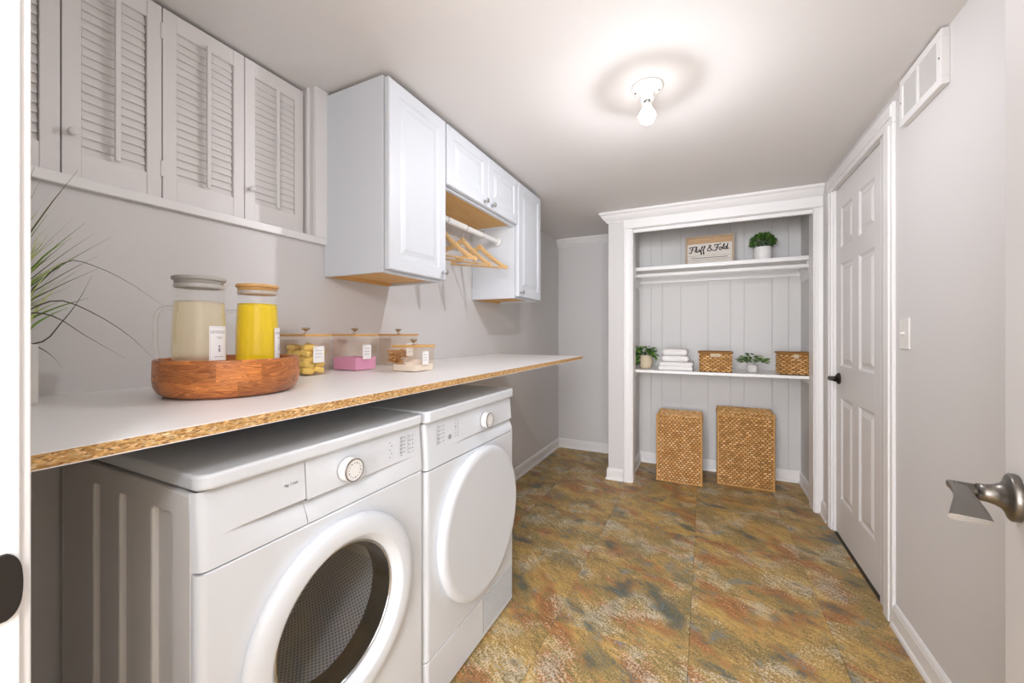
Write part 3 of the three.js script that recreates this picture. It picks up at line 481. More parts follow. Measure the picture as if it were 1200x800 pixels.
  part(dw, 'door_glass', lathe([[0, -0.012], [0.05, -0.011], [0.1, -0.008], [0.14, -0.003], [0.152, 0.0]], O, 64, X), PH({ color: '#f4f4f4', transmission: 1, thickness: 0, roughness: 0.02, ior: 1.5 }), 'smoky round glass');
  const holes = texture(512, 512, (u, v) => { const n = 32, a = u * n, b = v * n, o = Math.floor(b) % 2 ? 0.5 : 0, x = (a + o) % 1 - 0.5, y = b % 1 - 0.5, k = x * x + y * y < 0.055 ? 74 : 206; return [k, k, k]; });
  const hm = holes.clone(); hm.repeat.set(4, 1.3); hm.needsUpdate = true;
  const drum = part(g, 'drum', [keep(new THREE.CylinderGeometry(0.235, 0.235, 0.3, 64, 1, true).applyMatrix4(new THREE.Matrix4().makeRotationZ(Math.PI / 2)).translate(AF - 0.215, cY, -cD)), keep(new THREE.CircleGeometry(0.235, 64).applyMatrix4(new THREE.Matrix4().makeRotationY(Math.PI / 2)).translate(AF - 0.365, cY, -cD))], S({ map: hm, metalness: 0.2, roughness: 0.45, side: THREE.DoubleSide }), 'perforated steel drum');
  for (let k = 0; k < 3; k++) { const a = k * 2.094 + 0.9; part(drum, 'paddle', mat4(stepped(0.26, 0.06, [[0, 0], [0.006, 0.03], [0.014, 0.05], [0.02, 0.052]], new THREE.Vector3(1, 0, 0), new THREE.Vector3(0, Math.sin(a + 1.571), Math.cos(a + 1.571)), new THREE.Vector3(0, -Math.sin(a), -Math.cos(a)), new THREE.Vector3(AF - 0.215, cY + Math.sin(a) * 0.234, -cD + Math.cos(a) * 0.234)), new THREE.Matrix4()), S({ color: '#a8a49e', roughness: 0.45 })); }
  part(g, 'door_gasket', lathe([[0.19, -0.004], [0.188, -0.05], [0.2, -0.062], [0.235, -0.066]], O, 64, X), S({ color: '#55524e', roughness: 0.7 }));
  for (const [x, D] of [[AF - 0.05, d0 + 0.05], [AF - 0.05, d1 - 0.05], [AB + 0.05, d0 + 0.05], [AB + 0.05, d1 - 0.05]]) part(g, 'foot', lathe([[0, 0], [0.022, 0], [0.022, 0.01], [0.012, 0.013], [0.01, 0.035], [0, 0.035]], P(x, 0, D), 20), M.black);
}
{
  const d0 = 0.932, d1 = 1.527, g = thing('tumble_dryer', 'white tumble dryer with a plain round white door', 'dryer', [AF, 0, d0]);
  part(g, 'body', slab(d0, d1, 0.16, 0.728, 0.018, AF, 0.002), M.white);
  part(g, 'plinth', slab(d0, d1, 0.012, 0.157, 0.018, AF, 0.002), M.white);
  part(g, 'lid', slab(d0, d1, 0.872, 0.908, 0.018, AF + 0.003, 0.006), M.white);
  const cp = part(g, 'control_panel', [surf(90, 64, (u, v) => { const D = d0 + (d1 - d0) * u, y = 0.7315 + 0.1385 * v, r = 0.018, e = Math.min(D - d0, d1 - D), c = e < r ? r - Math.sqrt(Math.max(0, r * r - (r - e) * (r - e))) : 0, w = (y - 0.735) / 0.044, t = sstep(d0 + 0.12, d1 - 0.1, D); return P(AF - c - 0.011 * (y - 0.7315) / 0.1385 - (w > 0 && w < 1 ? 0.018 * t * Math.pow(w, 1.6) : 0), y, D); }), box(AB, AF - 0.045, 0.735, 0.868, d0 + 0.002, d1 - 0.002)], M.white);
  dial(cp, 1.283, 0.818, 0.027, 12);
  decal(cp, 'program_print', P(AF - 0.0072 + 0.0025, 0.82, 1.06), 0.17, 0.08, 640, 300, (c) => { c.strokeStyle = c.fillStyle = 'rgba(128,132,140,0.75)'; c.lineWidth = 3; c.beginPath(); c.moveTo(70, 20); c.lineTo(70, 250); c.stroke(); for (let i = 0; i < 5; i++) { c.strokeRect(92, 30 + i * 46, 24, 18); c.fillRect(140, 36 + i * 46, 20, 6); c.beginPath(); c.arc(196, 38 + i * 46, 7, 0, 7); c.stroke(); } for (let i = 0; i < 4; i++) c.fillRect(300, 180 + i * 14, 60, 5); for (let i = 0; i < 6; i++) { c.beginPath(); c.arc(450, 30 + i * 38, i === 2 ? 10 : 6, 0, 7); c.fill(); } c.fillRect(500, 20, 4, 220); });
  const cD = 1.243, cY = 0.466, R = 0.263, O = P(AF, cY, cD);
  const dw = part(g, 'door', lathe([[R - 0.006, 0], [R - 0.003, 0.003], [R, 0.008], [R - 0.001, 0.018], [R - 0.006, 0.025], [R - 0.016, 0.029], [R - 0.03, 0.0295], [R - 0.042, 0.027], [0.12, 0.024], [0, 0.024]], O, 96, X), M.white, 'plain round white door');
  part(dw, 'finger_recess', lathe([[0.0, 0.0245], [0.03, 0.0246], [0.034, 0.0242]], P(AF, cY + 0.0, cD), 30, X), M.white);
  const gr = []; for (let k = 0; k < 13; k++) { const y = 0.03 + k * 0.0096; gr.push(box(AF - 0.001, AF + 0.0014, y, y + 0.0056, 1.268, 1.508, 0.0008, 1)); }
  const vg = part(g, 'air_grille', box(AF - 0.001, AF + 0.0001, 0.028, 0.154, 1.265, 1.511), S({ color: '#8f8c88', roughness: 0.6 }));
  for (const s of gr) part(vg, 'slat', s, M.white);
  for (const [x, D] of [[AF - 0.05, d0 + 0.05], [AF - 0.05, d1 - 0.05], [AB + 0.05, d0 + 0.05], [AB + 0.05, d1 - 0.05]]) part(g, 'foot', lathe([[0, 0], [0.022, 0], [0.022, 0.02], [0, 0.02]], P(x, 0, D), 20), M.black);
}

// ================================================================= ON THE COUNTER
{ // round acacia tray
  const tc = P(-1.035, CY, 0.56), R = 0.145;
  const blocks = []; for (let i = 0; i < 40; i++) blocks.push([rnd() * 10, rr(0.86, 1.08), rr(-0.05, 0.05)]);
  const wt = texture(1024, 256, (u, v) => {
    const row = Math.floor(v * 2.2), nb = 11, b = Math.floor(u * nb + row * 0.45), k = blocks[(b * 3 + row * 7) % 40], x = u * 6 + k[0], y = v * 1.1 + k[0] * 2;
    const w = fbm(x * 0.6, y * 2.0, 3) * 1.3, g = fbm(x * 0.9 + w, y * 14 + w * 6, 3), r = 0.5 + 0.5 * Math.sin((y * 9 + w * 5 + x) * 3.2), t = clamp(0.45 + 0.7 * g + 0.22 * (r - 0.5) + k[2] * 2);
    const a = [152, 80, 34], c = [234, 152, 78]; return [0, 1, 2].map((i) => (a[i] + (c[i] - a[i]) * t) * k[1]);
  });
  const wm = PH({ map: wt, roughness: 0.38, clearcoat: 0.25, clearcoatRoughness: 0.3 });
  const g = thing('serving_tray', 'round acacia wood tray with tall sides holding two glass pitchers', 'tray', [tc.x, CY, 0.56]);
  const seg = 72, prof = [[0, 0.0], [R - 0.03, 0.0], [R - 0.018, 0.003], [R - 0.008, 0.011], [R - 0.002, 0.024], [R, 0.04], [R - 0.001, 0.081], [R - 0.004, 0.0845], [R - 0.008, 0.0845], [R - 0.011, 0.081], [R - 0.012, 0.02], [R - 0.018, 0.014]];
  const lg = lathe(prof, tc, seg); { const uv = lg.attributes.uv, p = lg.attributes.position; for (let i = 0; i < uv.count; i++) uv.setY(i, (p.getY(i) - CY) / 0.085); }
  part(g, 'bowl_wall', keep(lg), wm);
  const fl = lathe([[0, 0.014], [R - 0.017, 0.014]], tc, 48); part(g, 'tray_floor', fl, S({ map: wt, roughness: 0.5 }));
}
function pitcher(name, label, x, D, liquid, lidMat, top, lab, turn, kr, kh) {
  const y0 = CY + 0.0145, O = P(x, y0, D), g = thing(name, label, 'pitcher', [x, y0, D], 'glass pitchers in the tray');
  const body = [[0, 0.0], [0.047, 0.0], [0.0515, 0.003], [0.0535, 0.012], [0.0535, 0.10], [0.052, 0.16], [0.0495, 0.205], [0.049, 0.225], [0.0505, 0.246]];
  part(g, 'glass_body', lathe(body, O, 64), M.glass);
  const hx = Math.cos(turn), hz = Math.sin(turn), H = (r, y) => new THREE.Vector3(O.x + hx * r, O.y + y, O.z + hz * r);
  part(g, 'handle', tube([H(0.049, 0.187), H(0.062, 0.192), H(0.08, 0.19), H(0.092, 0.175), H(0.095, 0.14), H(0.093, 0.09), H(0.085, 0.062), H(0.068, 0.052), H(0.0535, 0.056)], 0.0042, 48, 12), M.solidGlass, 'clear glass loop handle');
  part(g, 'spout', surf(12, 6, (u, v) => { const a = (u - 0.5) * 1.2 * (1 - 0.45 * v), r = 0.0497 + 0.018 * v * v * (1 - Math.pow(Math.abs(u - 0.5) * 2, 2)), y = 0.222 + 0.028 * v, t = turn + Math.PI + a; return new THREE.Vector3(O.x + Math.cos(t) * r, O.y + y, O.z + Math.sin(t) * r); }), M.glass);
  part(g, 'liquid', lathe([[0, 0.004], [0.046, 0.004], [0.0495, 0.008], [0.0518, 0.014], [0.0518, 0.10], [0.0503, 0.16], [0.0482, 0.2], [0.0475, top - 0.001], [0, top]], O, 56), liquid);
  const l = part(g, 'lid', lathe([[0, 0.262], [0.05, 0.262], [0.0525, 0.2605], [0.0525, 0.2545], [0.05, 0.2535], [0.0475, 0.2535], [0.0475, 0.238], [0, 0.238]], O, 56), lidMat);
  part(l, 'seal_ring', lathe([[0.0475, 0.236], [0.0488, 0.238], [0.0488, 0.243], [0.0475, 0.245]], O, 48), PH({ color: '#eeeae4', transmission: 0.5, roughness: 0.4, thickness: 0 }));
  const lt = canvasTex(256, 384, (c) => { c.fillStyle = '#f4f1f0'; c.fillRect(0, 0, 256, 384); c.strokeStyle = '#c9c4c8'; c.lineWidth = 3; c.strokeRect(12, 12, 232, 360); c.fillStyle = '#6a6a6e'; c.font = '40px sans-serif'; c.fillText('DETERGENT', 18, 80, 222); c.fillStyle = '#8a888c'; c.fillRect(84, 118, 96, 5); c.fillRect(104, 132, 56, 4); c.fillStyle = '#9a989e'; c.beginPath(); c.arc(128, 220, 14, 0, 7); c.fill(); c.fillRect(112, 240, 30, 40); c.fillRect(60, 330, 136, 5); });
  const la = lab, r = 0.0541, gl = surf(16, 1, (u, v) => { const t = la + (0.5 - u) * 0.86; return new THREE.Vector3(O.x + Math.cos(t) * r, O.y + 0.066 + 0.082 * v, O.z + Math.sin(t) * r); });
  part(g, 'paper_label', keep(gl), S({ map: lt, roughness: 0.6, side: THREE.DoubleSide }), 'white printed label');
  for (const m of g.children) { m.scale.set(kr, kh, kr); }
  return g;
}
const bamboo = texture(256, 256, noiseWood([196, 146, 84], [226, 182, 118], 4, 30)); bamboo.repeat.set(4, 4);
M.bamboo = S({ map: bamboo, roughness: 0.45 });
pitcher('glass_pitcher', 'glass pitcher of pale cloudy liquid with a grey lid', -1.037, 0.493, PH({ color: '#fff8e4', transmission: 0.75, thickness: 0, roughness: 0.12, ior: 1.33 }), S({ color: '#a9a49c', roughness: 0.5 }), 0.206, -0.32, 2.55, 0.95, 0.972);
pitcher('glass_pitcher', 'glass pitcher of bright yellow liquid with a bamboo lid', -1.03, 0.619, PH({ color: '#ffe02e', transmission: 0.25, thickness: 0, roughness: 0.15, ior: 1.33 }), M.bamboo, 0.212, -0.72, 2.55, 0.9, 0.957);

// ---- acrylic canisters with bamboo lids
function canister(label, x0, x1, d0, d1, h, fill) {
  const cx = (x0 + x1) / 2, cD = (d0 + d1) / 2, w = x1 - x0, d = d1 - d0, g = thing('storage_canister', label, 'canister', [cx, CY, cD], 'acrylic canisters with bamboo lids');
  const yt = CY + h - 0.01, tap = 0.92, loop = (k, y) => [[-1, -1], [1, -1], [1, 1], [-1, 1]].map(([a, b]) => P(cx + a * w / 2 * k, y, cD + b * d / 2 * k));
  const shell = (k0, k1, ya, yb, close) => { const A = loop(k0, ya), B = loop(k1, yb), pos = []; for (let e = 0; e < 4; e++) { const f = (e + 1) % 4; for (const q of [A[e], B[f], A[f], A[e], B[e], B[f]]) pos.push(q.x, q.y, q.z); } if (close) for (const q of [B[0], B[2], B[1], B[0], B[3], B[2]]) pos.push(q.x, q.y, q.z); for (const q of [A[0], A[1], A[2], A[0], A[2], A[3]]) pos.push(q.x, q.y, q.z); const gg = new THREE.BufferGeometry(); gg.setAttribute('position', new THREE.Float32BufferAttribute(pos, 3)); gg.computeVertexNormals(); return gg; };
  part(g, 'acrylic_box', shell(tap, 0.985, CY + 0.0008, yt), M.acrylic);
  const lid = part(g, 'lid', box(x0 - 0.002, x1 + 0.002, yt, yt + 0.009, d0 - 0.002, d1 + 0.002, 0.002), M.bamboo);
  part(lid, 'knob', lathe([[0, 0], [0.008, 0], [0.005, 0.003], [0.004, 0.010], [0.010, 0.014], [0.0145, 0.018], [0.014, 0.021], [0.008, 0.023], [0, 0.0235]], P(cx, yt + 0.009, cD), 24), M.chrome, 'polished chrome knob');
  fill(g, { cx, cD, w, d, h, shell, k: (y) => tap + (0.985 - tap) * (y - CY) / (yt - CY) });
  const lt = canvasTex(160, 200, (c) => { c.fillStyle = '#f6f3f0'; c.fillRect(0, 0, 160, 200); c.strokeStyle = '#8b8b90'; c.lineWidth = 3; for (let r = 0; r < 3; r++) { c.beginPath(); for (let i = 0; i < 14; i++) { const x = 26 + i * 8, y = 52 + r * 40 + (i % 2 ? -7 : 7) * (0.6 + 0.4 * Math.sin(i * 2.1 + r)); i ? c.lineTo(x, y) : c.moveTo(x, y); } c.stroke(); } c.beginPath(); c.moveTo(20, 20); c.quadraticCurveTo(40, 10, 52, 30); c.stroke(); });
  const lw = h > 0.12 ? 0.042 : 0.036, lh = h > 0.12 ? 0.055 : 0.05, kk = tap + (0.985 - tap) * 0.5;
  part(g, 'paper_label', quad(P(x1 - w / 2 * (1 - kk) + 0.004, CY + h * 0.5, cD + (h > 0.12 ? 0.0 : 0.002)), neg(Z), Y, lw, lh), S({ map: lt, roughness: 0.6, side: THREE.DoubleSide }), 'small white label with script');
}
const blob = (n, sx, sy, sz, jit) => { const s = new THREE.IcosahedronGeometry(1, n); const p = s.attributes.position; for (let i = 0; i < p.count; i++) { const x = p.getX(i), y = p.getY(i), z = p.getZ(i), k = 1 + jit * n3(x * 1.7 + 3, y * 1.7, z * 1.7); p.setXYZ(i, x * k * sx, y * k * sy, z * k * sz); } s.computeVertexNormals(); return s; };
canister('clear canister of yellow detergent pods, nearest to the tray', -1.31, -1.18, 0.862, 0.962, 0.142, (g, q) => {
  const pm = PH({ color: '#ffe078', transmission: 0.15, thickness: 0, roughness: 0.2 }), pod = norm(new RoundedBoxGeometry(0.037, 0.022, 0.038, 3, 0.009));
  for (let l = 0; l < 5; l++) for (let i = 0; i < 3; i++) for (let j = 0; j < 2; j++) { if (l === 4 && (i + j) % 2) continue; const m = piece(g, 'detergent_pod', pod, pm, q.cx - 0.036 + i * 0.036 + rr(-0.002, 0.002), CY + 0.017 + l * 0.0192, q.cD - 0.02 + j * 0.04 + rr(-0.002, 0.002), [rr(-0.3, 0.3), rr(-0.5, 0.5), rr(-0.3, 0.3)]); }
});
canister('clear canister one third full of pink scent beads', -1.31, -1.18, 1.07, 1.18, 0.142, (g, q) => part(g, 'pink_beads', q.shell(0.905, 0.93, CY + 0.003, CY + 0.05, true), S({ color: '#e6a6d0', roughness: 0.8 }), 'pink scent beads'));
canister('clear canister of wooden clothes pegs against the wall', -1.31, -1.18, 1.312, 1.428, 0.142, (g, q) => {
  const pg = norm(new RoundedBoxGeometry(0.008, 0.008, 0.066, 1, 0.001)); for (let i = 0; i < 26; i++) piece(g, 'clothes_peg', pg, M.bamboo, q.cx + rr(-0.035, 0.035), CY + 0.01 + i * 0.0022, q.cD + rr(-0.012, 0.012), [rr(-0.15, 0.15), rr(-1.2, 1.2), 0]);
});
canister('small low clear canister of white powder set in front of the others', -1.06, -0.95, 1.13, 1.25, 0.1, (g, q) => part(g, 'white_powder', [q.shell(0.9, 0.92, CY + 0.003, CY + 0.026, true), blob(2, 0.04, 0.02, 0.042, 0.25).translate(q.cx, CY + 0.024, -q.cD)], S({ color: '#f3ece2', roughness: 0.9 }), 'white powder'));

// ---- tall grass in a white pot
{
  const x0 = -1.305, x1 = -1.19, d0 = 0.172, d1 = 0.288, y1 = 1.119, cx = (x0 + x1) / 2, cD = (d0 + d1) / 2;
  const g = thing('potted_grass', 'artificial grass plant in a square white pot at the counter end', 'plant', [cx, CY, cD]);
  const pm = S({ color: '#e9e8e4', roughness: 0.4 });
  part(g, 'pot', stepped(x1 - x0, d1 - d0, [[0.002, CY + 0.0005], [0.0, CY + 0.004], [0, y1 - 0.002], [0.002, y1], [0.006, y1], [0.007, y1 - 0.015], [0.007, y1 - 0.02]], X, neg(Z), Y, P(cx, 0, cD)), pm, 'square white ceramic pot');
  const gm = [S({ color: '#93b04f', roughness: 0.6, side: THREE.DoubleSide }), S({ color: '#6f8f3e', roughness: 0.6, side: THREE.DoubleSide }), S({ color: '#b9c478', roughness: 0.6, side: THREE.DoubleSide }), S({ color: '#4a4436', roughness: 0.7, side: THREE.DoubleSide }), S({ color: '#66633f', roughness: 0.7, side: THREE.DoubleSide })];
  const blade = (pts, w, m) => {
    const c = new THREE.CatmullRomCurve3(pts), n = 12, pos = [], up = new THREE.Vector3(rr(-1, 1), 0.2, rr(-1, 1)).normalize();
    const L = [], R = []; for (let i = 0; i <= n; i++) { const t = i / n, p = c.getPoint(t), T = c.getTangent(t), s = T.clone().cross(up).normalize().multiplyScalar(w / 2 * Math.max(0.12, 1 - t * t)); L.push(p.clone().add(s)); R.push(p.clone().sub(s)); }
    for (let i = 0; i < n; i++) for (const q of [L[i], R[i], R[i + 1], L[i], R[i + 1], L[i + 1]]) pos.push(q.x, q.y, q.z);
    const gg = new THREE.BufferGeometry(); gg.setAttribute('position', new THREE.Float32BufferAttribute(pos, 3)); gg.computeVertexNormals(); part(g, 'blade', gg, m);
  };
  for (let i = 0; i < 130; i++) {
    const a = rr(0, 6.283), s = Math.pow(rnd(), 0.7), b = P(cx + Math.cos(a) * 0.03 * s, y1 - 0.02, cD + Math.sin(a) * 0.03 * s), h = rr(0.16, 0.36) * (1.1 - 0.3 * s), out = rr(0.02, 0.14) * s + 0.005;
    let dx = Math.cos(a), dD = Math.sin(a); if (dx < -0.3) dx *= 0.3;
    blade([b, P(b.x + dx * out * 0.15, y1 + h * 0.4, -b.z + dD * out * 0.2), P(b.x + dx * out * 0.5, y1 + h * 0.78, -b.z + dD * out * 0.62), P(Math.max(-1.33, b.x + dx * out), y1 + h, -b.z + dD * out * 1.15)], rr(0.003, 0.0055), gm[Math.floor(rnd() * 3)]);
  }
  for (let i = 0; i < 90; i++) {
    const D = cD + rr(0.01, 0.13) * Math.sqrt(rnd()) + 0.01, y = y1 + rr(0.1, 0.3) * (1 - 0.5 * (D - cD) / 0.15), bx = cx + rr(-0.02, 0.04), bD = cD + rr(0.0, 0.045), tx = Math.max(-1.325, bx + rr(-0.06, 0.07));
    blade([P(bx, y1 - 0.02, bD), P(bx * 0.85 + tx * 0.15, y1 + (y - y1) * 0.4, bD + (D - bD) * 0.2), P((bx + tx) / 2, y1 + (y - y1) * 0.75, bD + (D - bD) * 0.58), P(tx, y, D)], rr(0.0035, 0.006), gm[Math.floor(rnd() * 3)]);
  }
  const tips = [[0.356, 1.498], [0.307, 1.429], [0.386, 1.368], [0.41, 1.364], [0.358, 1.38], [0.34, 1.386], [0.287, 1.474], [0.30, 1.453], [0.378, 1.284], [0.313, 1.39], [0.37, 1.33], [0.33, 1.33], [0.395, 1.32]];
  for (const [D, y] of tips) { const X0 = rr(-1.26, -1.2); blade([P(cx, y1 - 0.02, cD + 0.01), P(cx, y1 + (y - y1) * 0.35, cD + (D - cD) * 0.22), P((cx + X0) / 2, y1 + (y - y1) * 0.72, cD + (D - cD) * 0.62), P(X0, y, D)], 0.004, gm[rnd() < 0.5 ? 4 : 1]); }
  const arcs = [[[0.30, 1.25], [0.341, 1.297], [0.379, 1.29], [0.434, 1.262], [0.522, 1.194]], [[0.285, 1.19], [0.325, 1.21], [0.374, 1.187], [0.434, 1.138], [0.479, 1.083]], [[0.28, 1.18], [0.315, 1.177], [0.363, 1.136], [0.43, 1.082]], [[0.27, 1.125], [0.3, 1.109], [0.315, 1.092], [0.329, 1.068]], [[0.301, 1.124], [0.325, 1.16], [0.35, 1.206], [0.374, 1.27]]];
  for (const A of arcs) blade([P(cx, y1 - 0.01, cD), ...A.map(([D, y]) => P(-1.22, y, D))], 0.0032, gm[3]);
}

// ================================================================= CLOSET SHELVES AND WHAT STANDS ON THEM
const SY = 0.856, TY = 1.683, SF = 3.245, TF = 3.35;
{
  const g = thing('closet_shelf', 'white middle closet shelf with baskets and towels on it', 'shelf', [CIL, SY, SF]);
  part(g, 'board', box(CIL, CIR, SY - 0.021, SY, SF, CB, 0.002), M.trim);
  for (const [a, b] of [[CIL, CIL + 0.018], [CIR - 0.018, CIR]]) part(g, 'cleat', [box(a, b, SY - 0.06, SY - 0.021, SF + 0.06, CB, 0.002)], M.trim);
  const t = thing('closet_shelf', 'white top closet shelf carrying the wooden sign', 'shelf', [CIL, TY, TF]);
  part(t, 'board', box(CIL, CIR, TY - 0.03, TY, TF, CB, 0.003), M.trim);
  part(t, 'cleat', box(CIL, CIR, TY - 0.10, TY - 0.03, CB - 0.018, CB, 0.002), M.trim);
  for (const [a, b] of [[CIL, CIL + 0.018], [CIR - 0.018, CIR]]) part(t, 'bracket', prism([[0, -0.12], [0.05, -0.03], [0.05, 0], [0, 0]].map(([x, y]) => [x, y]), 'D', TF + 0.04, CB, a === CIL ? CIL : CIR, a === CIL ? 0.36 : -0.36).translate(0, TY - 0.03, 0), M.trim);
  const r = thing('closet_rod', 'white round rod below the top closet shelf', 'rod', [CIL, TY - 0.06, TF + 0.05]);
  part(r, 'pole', bar(P(CIL + 0.002, TY - 0.066, TF + 0.04), P(CIR - 0.002, TY - 0.066, TF + 0.04), 0.016, 20), M.trim);
  for (const [x, s] of [[CIL, 1], [CIR, -1]]) part(r, 'socket', lathe([[0, 0], [0.027, 0], [0.027, 0.01], [0.019, 0.012], [0, 0.012]], P(x, TY - 0.066, TF + 0.04), 20, X.clone().multiplyScalar(s)), M.trim);
}
{ // wooden sign
  const x0 = -0.148, x1 = 0.2, y0 = TY, y1 = 1.925, D = 3.52, w = x1 - x0, h = y1 - y0, g = thing('wooden_sign', 'framed wooden sign reading Fluff & Fold on the top closet shelf', 'sign', [(x0 + x1) / 2, y0, D]);
  const plank = noiseWood([206, 196, 184], [232, 226, 218], 3, 18);
  const st = canvasTex(1024, 700, (c, W, H) => {
    const im = c.createImageData(W, H); for (let y = 0; y < H; y++) for (let x = 0; x < W; x++) { const k = plank(x / W, y / H), i = (y * W + x) * 4; im.data[i] = k[0]; im.data[i + 1] = k[1]; im.data[i + 2] = k[2]; im.data[i + 3] = 255; } c.putImageData(im, 0, 0);
    const br = noiseWood([182, 146, 108], [208, 174, 134], 3, 20); for (let y = 0; y < 150; y++) for (let x = 0; x < W; x += 4) { const k = br(x / W, y / H); c.fillStyle = `rgb(${k.map(Math.round).join(',')})`; c.fillRect(x, y, 4, 1); }
    c.fillStyle = 'rgba(90,70,52,0.65)'; c.fillRect(0, 150, W, 4); c.fillRect(0, 470, W, 4); c.fillRect(0, 590, W, 4);
    c.fillStyle = '#2c2a2a'; c.fillRect(90, 520, W - 190, 12); c.fillStyle = 'rgba(90,88,86,0.5)'; for (let i = 0; i < 46; i++) c.fillRect(100 + i * 18, 560, 10, 7);
    // brush script, each letter a few strokes
    c.strokeStyle = c.fillStyle = '#1d1c1d'; c.lineCap = c.lineJoin = 'round';
    const L = (ox, oy, s, segs) => { for (const [lw, ...p] of segs) { c.lineWidth = lw * s * 1.55; c.beginPath(); c.moveTo(ox + p[0] * s, oy + p[1] * s); for (let i = 2; i + 3 < p.length + 0; i += 4) c.quadraticCurveTo(ox + p[i] * s, oy + p[i + 1] * s, ox + p[i + 2] * s, oy + p[i + 3] * s); c.stroke(); } };
    const F = [[11, 62, -92, 55, -40, 36, -8, 28, 6, 8, 2], [10, 14, -78, 4, -100, 40, -96, 80, -94, 104, -106], [8, 24, -48, 44, -58, 70, -54]];
    const l = [[10, 4, -24, 40, -70, 38, -98, 26, -96, 18, -40, 10, 2, 34, -14]], u = [[10, 8, -48, -6, 2, 14, 0, 34, -4, 44, -48], [9, 44, -48, 34, -2, 58, -10]], f = [[9, 2, -20, 44, -70, 40, -98, 26, -92, 16, -20, 8, 40, 22, 48, 30, 20, 14, 0, 44, -10]];
    const o = [[10, 40, -44, 12, -56, 8, -22, 10, 4, 30, 0, 52, -16, 40, -44]], d = [[10, 40, -40, 14, -56, 8, -22, 8, 4, 26, -4, 40, -18, 60, -96], [10, 60, -96, 44, -20, 48, -2, 56, 2, 70, -10]];
    const amp = [[9, 92, -8, 60, -30, 36, -66, 28, -96, 52, -96, 74, -88, 44, -60, 6, -36, 12, -10, 36, 10, 66, -18, 84, -44]];
    const s = 1.5, by = 360; L(36, by + 18, s, F); L(166, by + 14, s, l); L(216, by + 10, s, u); L(296, by + 8, s, f); L(352, by + 4, s, f); L(452, by + 2, s * 1.05, amp); L(616, by - 8, s, F); L(726, by - 12, s, o); L(796, by - 16, s, l); L(842, by - 20, s, d);
  });
  part(g, 'board', [keep(quad(P((x0 + x1) / 2, (y0 + y1) / 2, D - 0.0005), X, Y, w - 0.03, h - 0.03)), box(x0 + 0.012, x1 - 0.012, y0 + 0.012, y1 - 0.012, D, D + 0.012)], S({ map: st, roughness: 0.75 }), 'whitewashed plank board with black script');
  const fm = S({ color: '#b9a58c', roughness: 0.7 });
  for (const b of [box(x0, x1, y1 - 0.015, y1, D - 0.012, D + 0.016, 0.002), box(x0, x1, y0, y0 + 0.015, D - 0.012, D + 0.016, 0.002), box(x0, x0 + 0.015, y0 + 0.015, y1 - 0.015, D - 0.012, D + 0.016, 0.002), box(x1 - 0.015, x1, y0 + 0.015, y1 - 0.015, D - 0.012, D + 0.016, 0.002)]) part(g, 'frame_bar', b, fm);
}
// ---- small plants
const leafG = (L, W, fold = 0.25) => { const g = surf(2, 4, (u, v) => { const w = W * Math.sin(Math.PI * Math.min(0.98, 0.08 + v * 0.92)) * (u - 0.5) * 2; return new THREE.Vector3(w, Math.abs(u - 0.5) * 2 * fold * W - 0.25 * L * v * v, -L * v); }); return g; };
function foliage(g, name, list, cols) {                                   // many tiny leaves joined into one mesh
  const geos = list.map(([p, dir, L, W, roll]) => { const q = leafG(L, W).toNonIndexed(), m = new THREE.Matrix4().lookAt(new THREE.Vector3(), dir, Y).multiply(new THREE.Matrix4().makeRotationZ(roll)); q.applyMatrix4(m); q.translate(p.x, p.y, p.z); return tint(keep(q), cols[Math.floor(rnd() * cols.length)]); });
  const m = part(g, name, geos, S({ color: '#ffffff', vertexColors: true, roughness: 0.55, side: THREE.DoubleSide })); m.userData.kind = 'stuff'; return m;
}
const C = (h) => new THREE.Color(h);
{ // clipped ball topiary
  const x = 0.385, D = 3.5, y = TY, g = thing('potted_topiary', 'ball of small green leaves in a white ribbed pot on the top shelf', 'plant', [x, y, D]);
  const prof = []; for (let i = 0; i <= 10; i++) { const t = i / 10; prof.push([0.052 + 0.008 * Math.sin(t * 2.6), 0.108 * t]); }
  const pot = lathe([[0, 0], ...prof, [0.053, 0.108], [0.051, 0.09], [0, 0.09]], P(x, y, D), 48); { const p = pot.attributes.position; for (let i = 0; i < p.count; i++) { const dx = p.getX(i) - x, dz = p.getZ(i) + D, a = Math.atan2(dz, dx), k = 1 + 0.02 * Math.cos(a * 16); p.setX(i, x + dx * k); p.setZ(i, -D + dz * k); } pot.computeVertexNormals(); }
  part(g, 'pot', pot, S({ color: '#edeae6', roughness: 0.45 }));
  const L = []; for (let i = 0; i < 900; i++) { const u = rr(-0.35, 1), a = rr(0, 6.283), s = Math.sqrt(1 - u * u), n = new THREE.Vector3(s * Math.cos(a), u, s * Math.sin(a)), r = rr(0.72, 1); L.push([new THREE.Vector3(x + n.x * 0.082 * r, y + 0.142 + n.y * 0.072 * r, -D + n.z * 0.082 * r), n.clone().add(new THREE.Vector3(rr(-0.8, 0.8), rr(-0.4, 0.8), rr(-0.8, 0.8))).normalize(), rr(0.012, 0.019), rr(0.005, 0.007), rr(-1, 1)]); }
  foliage(g, 'leaf_ball', L, [C('#4f7a2c'), C('#3c6322'), C('#6f9a3c'), C('#2e4d1c')]);
}
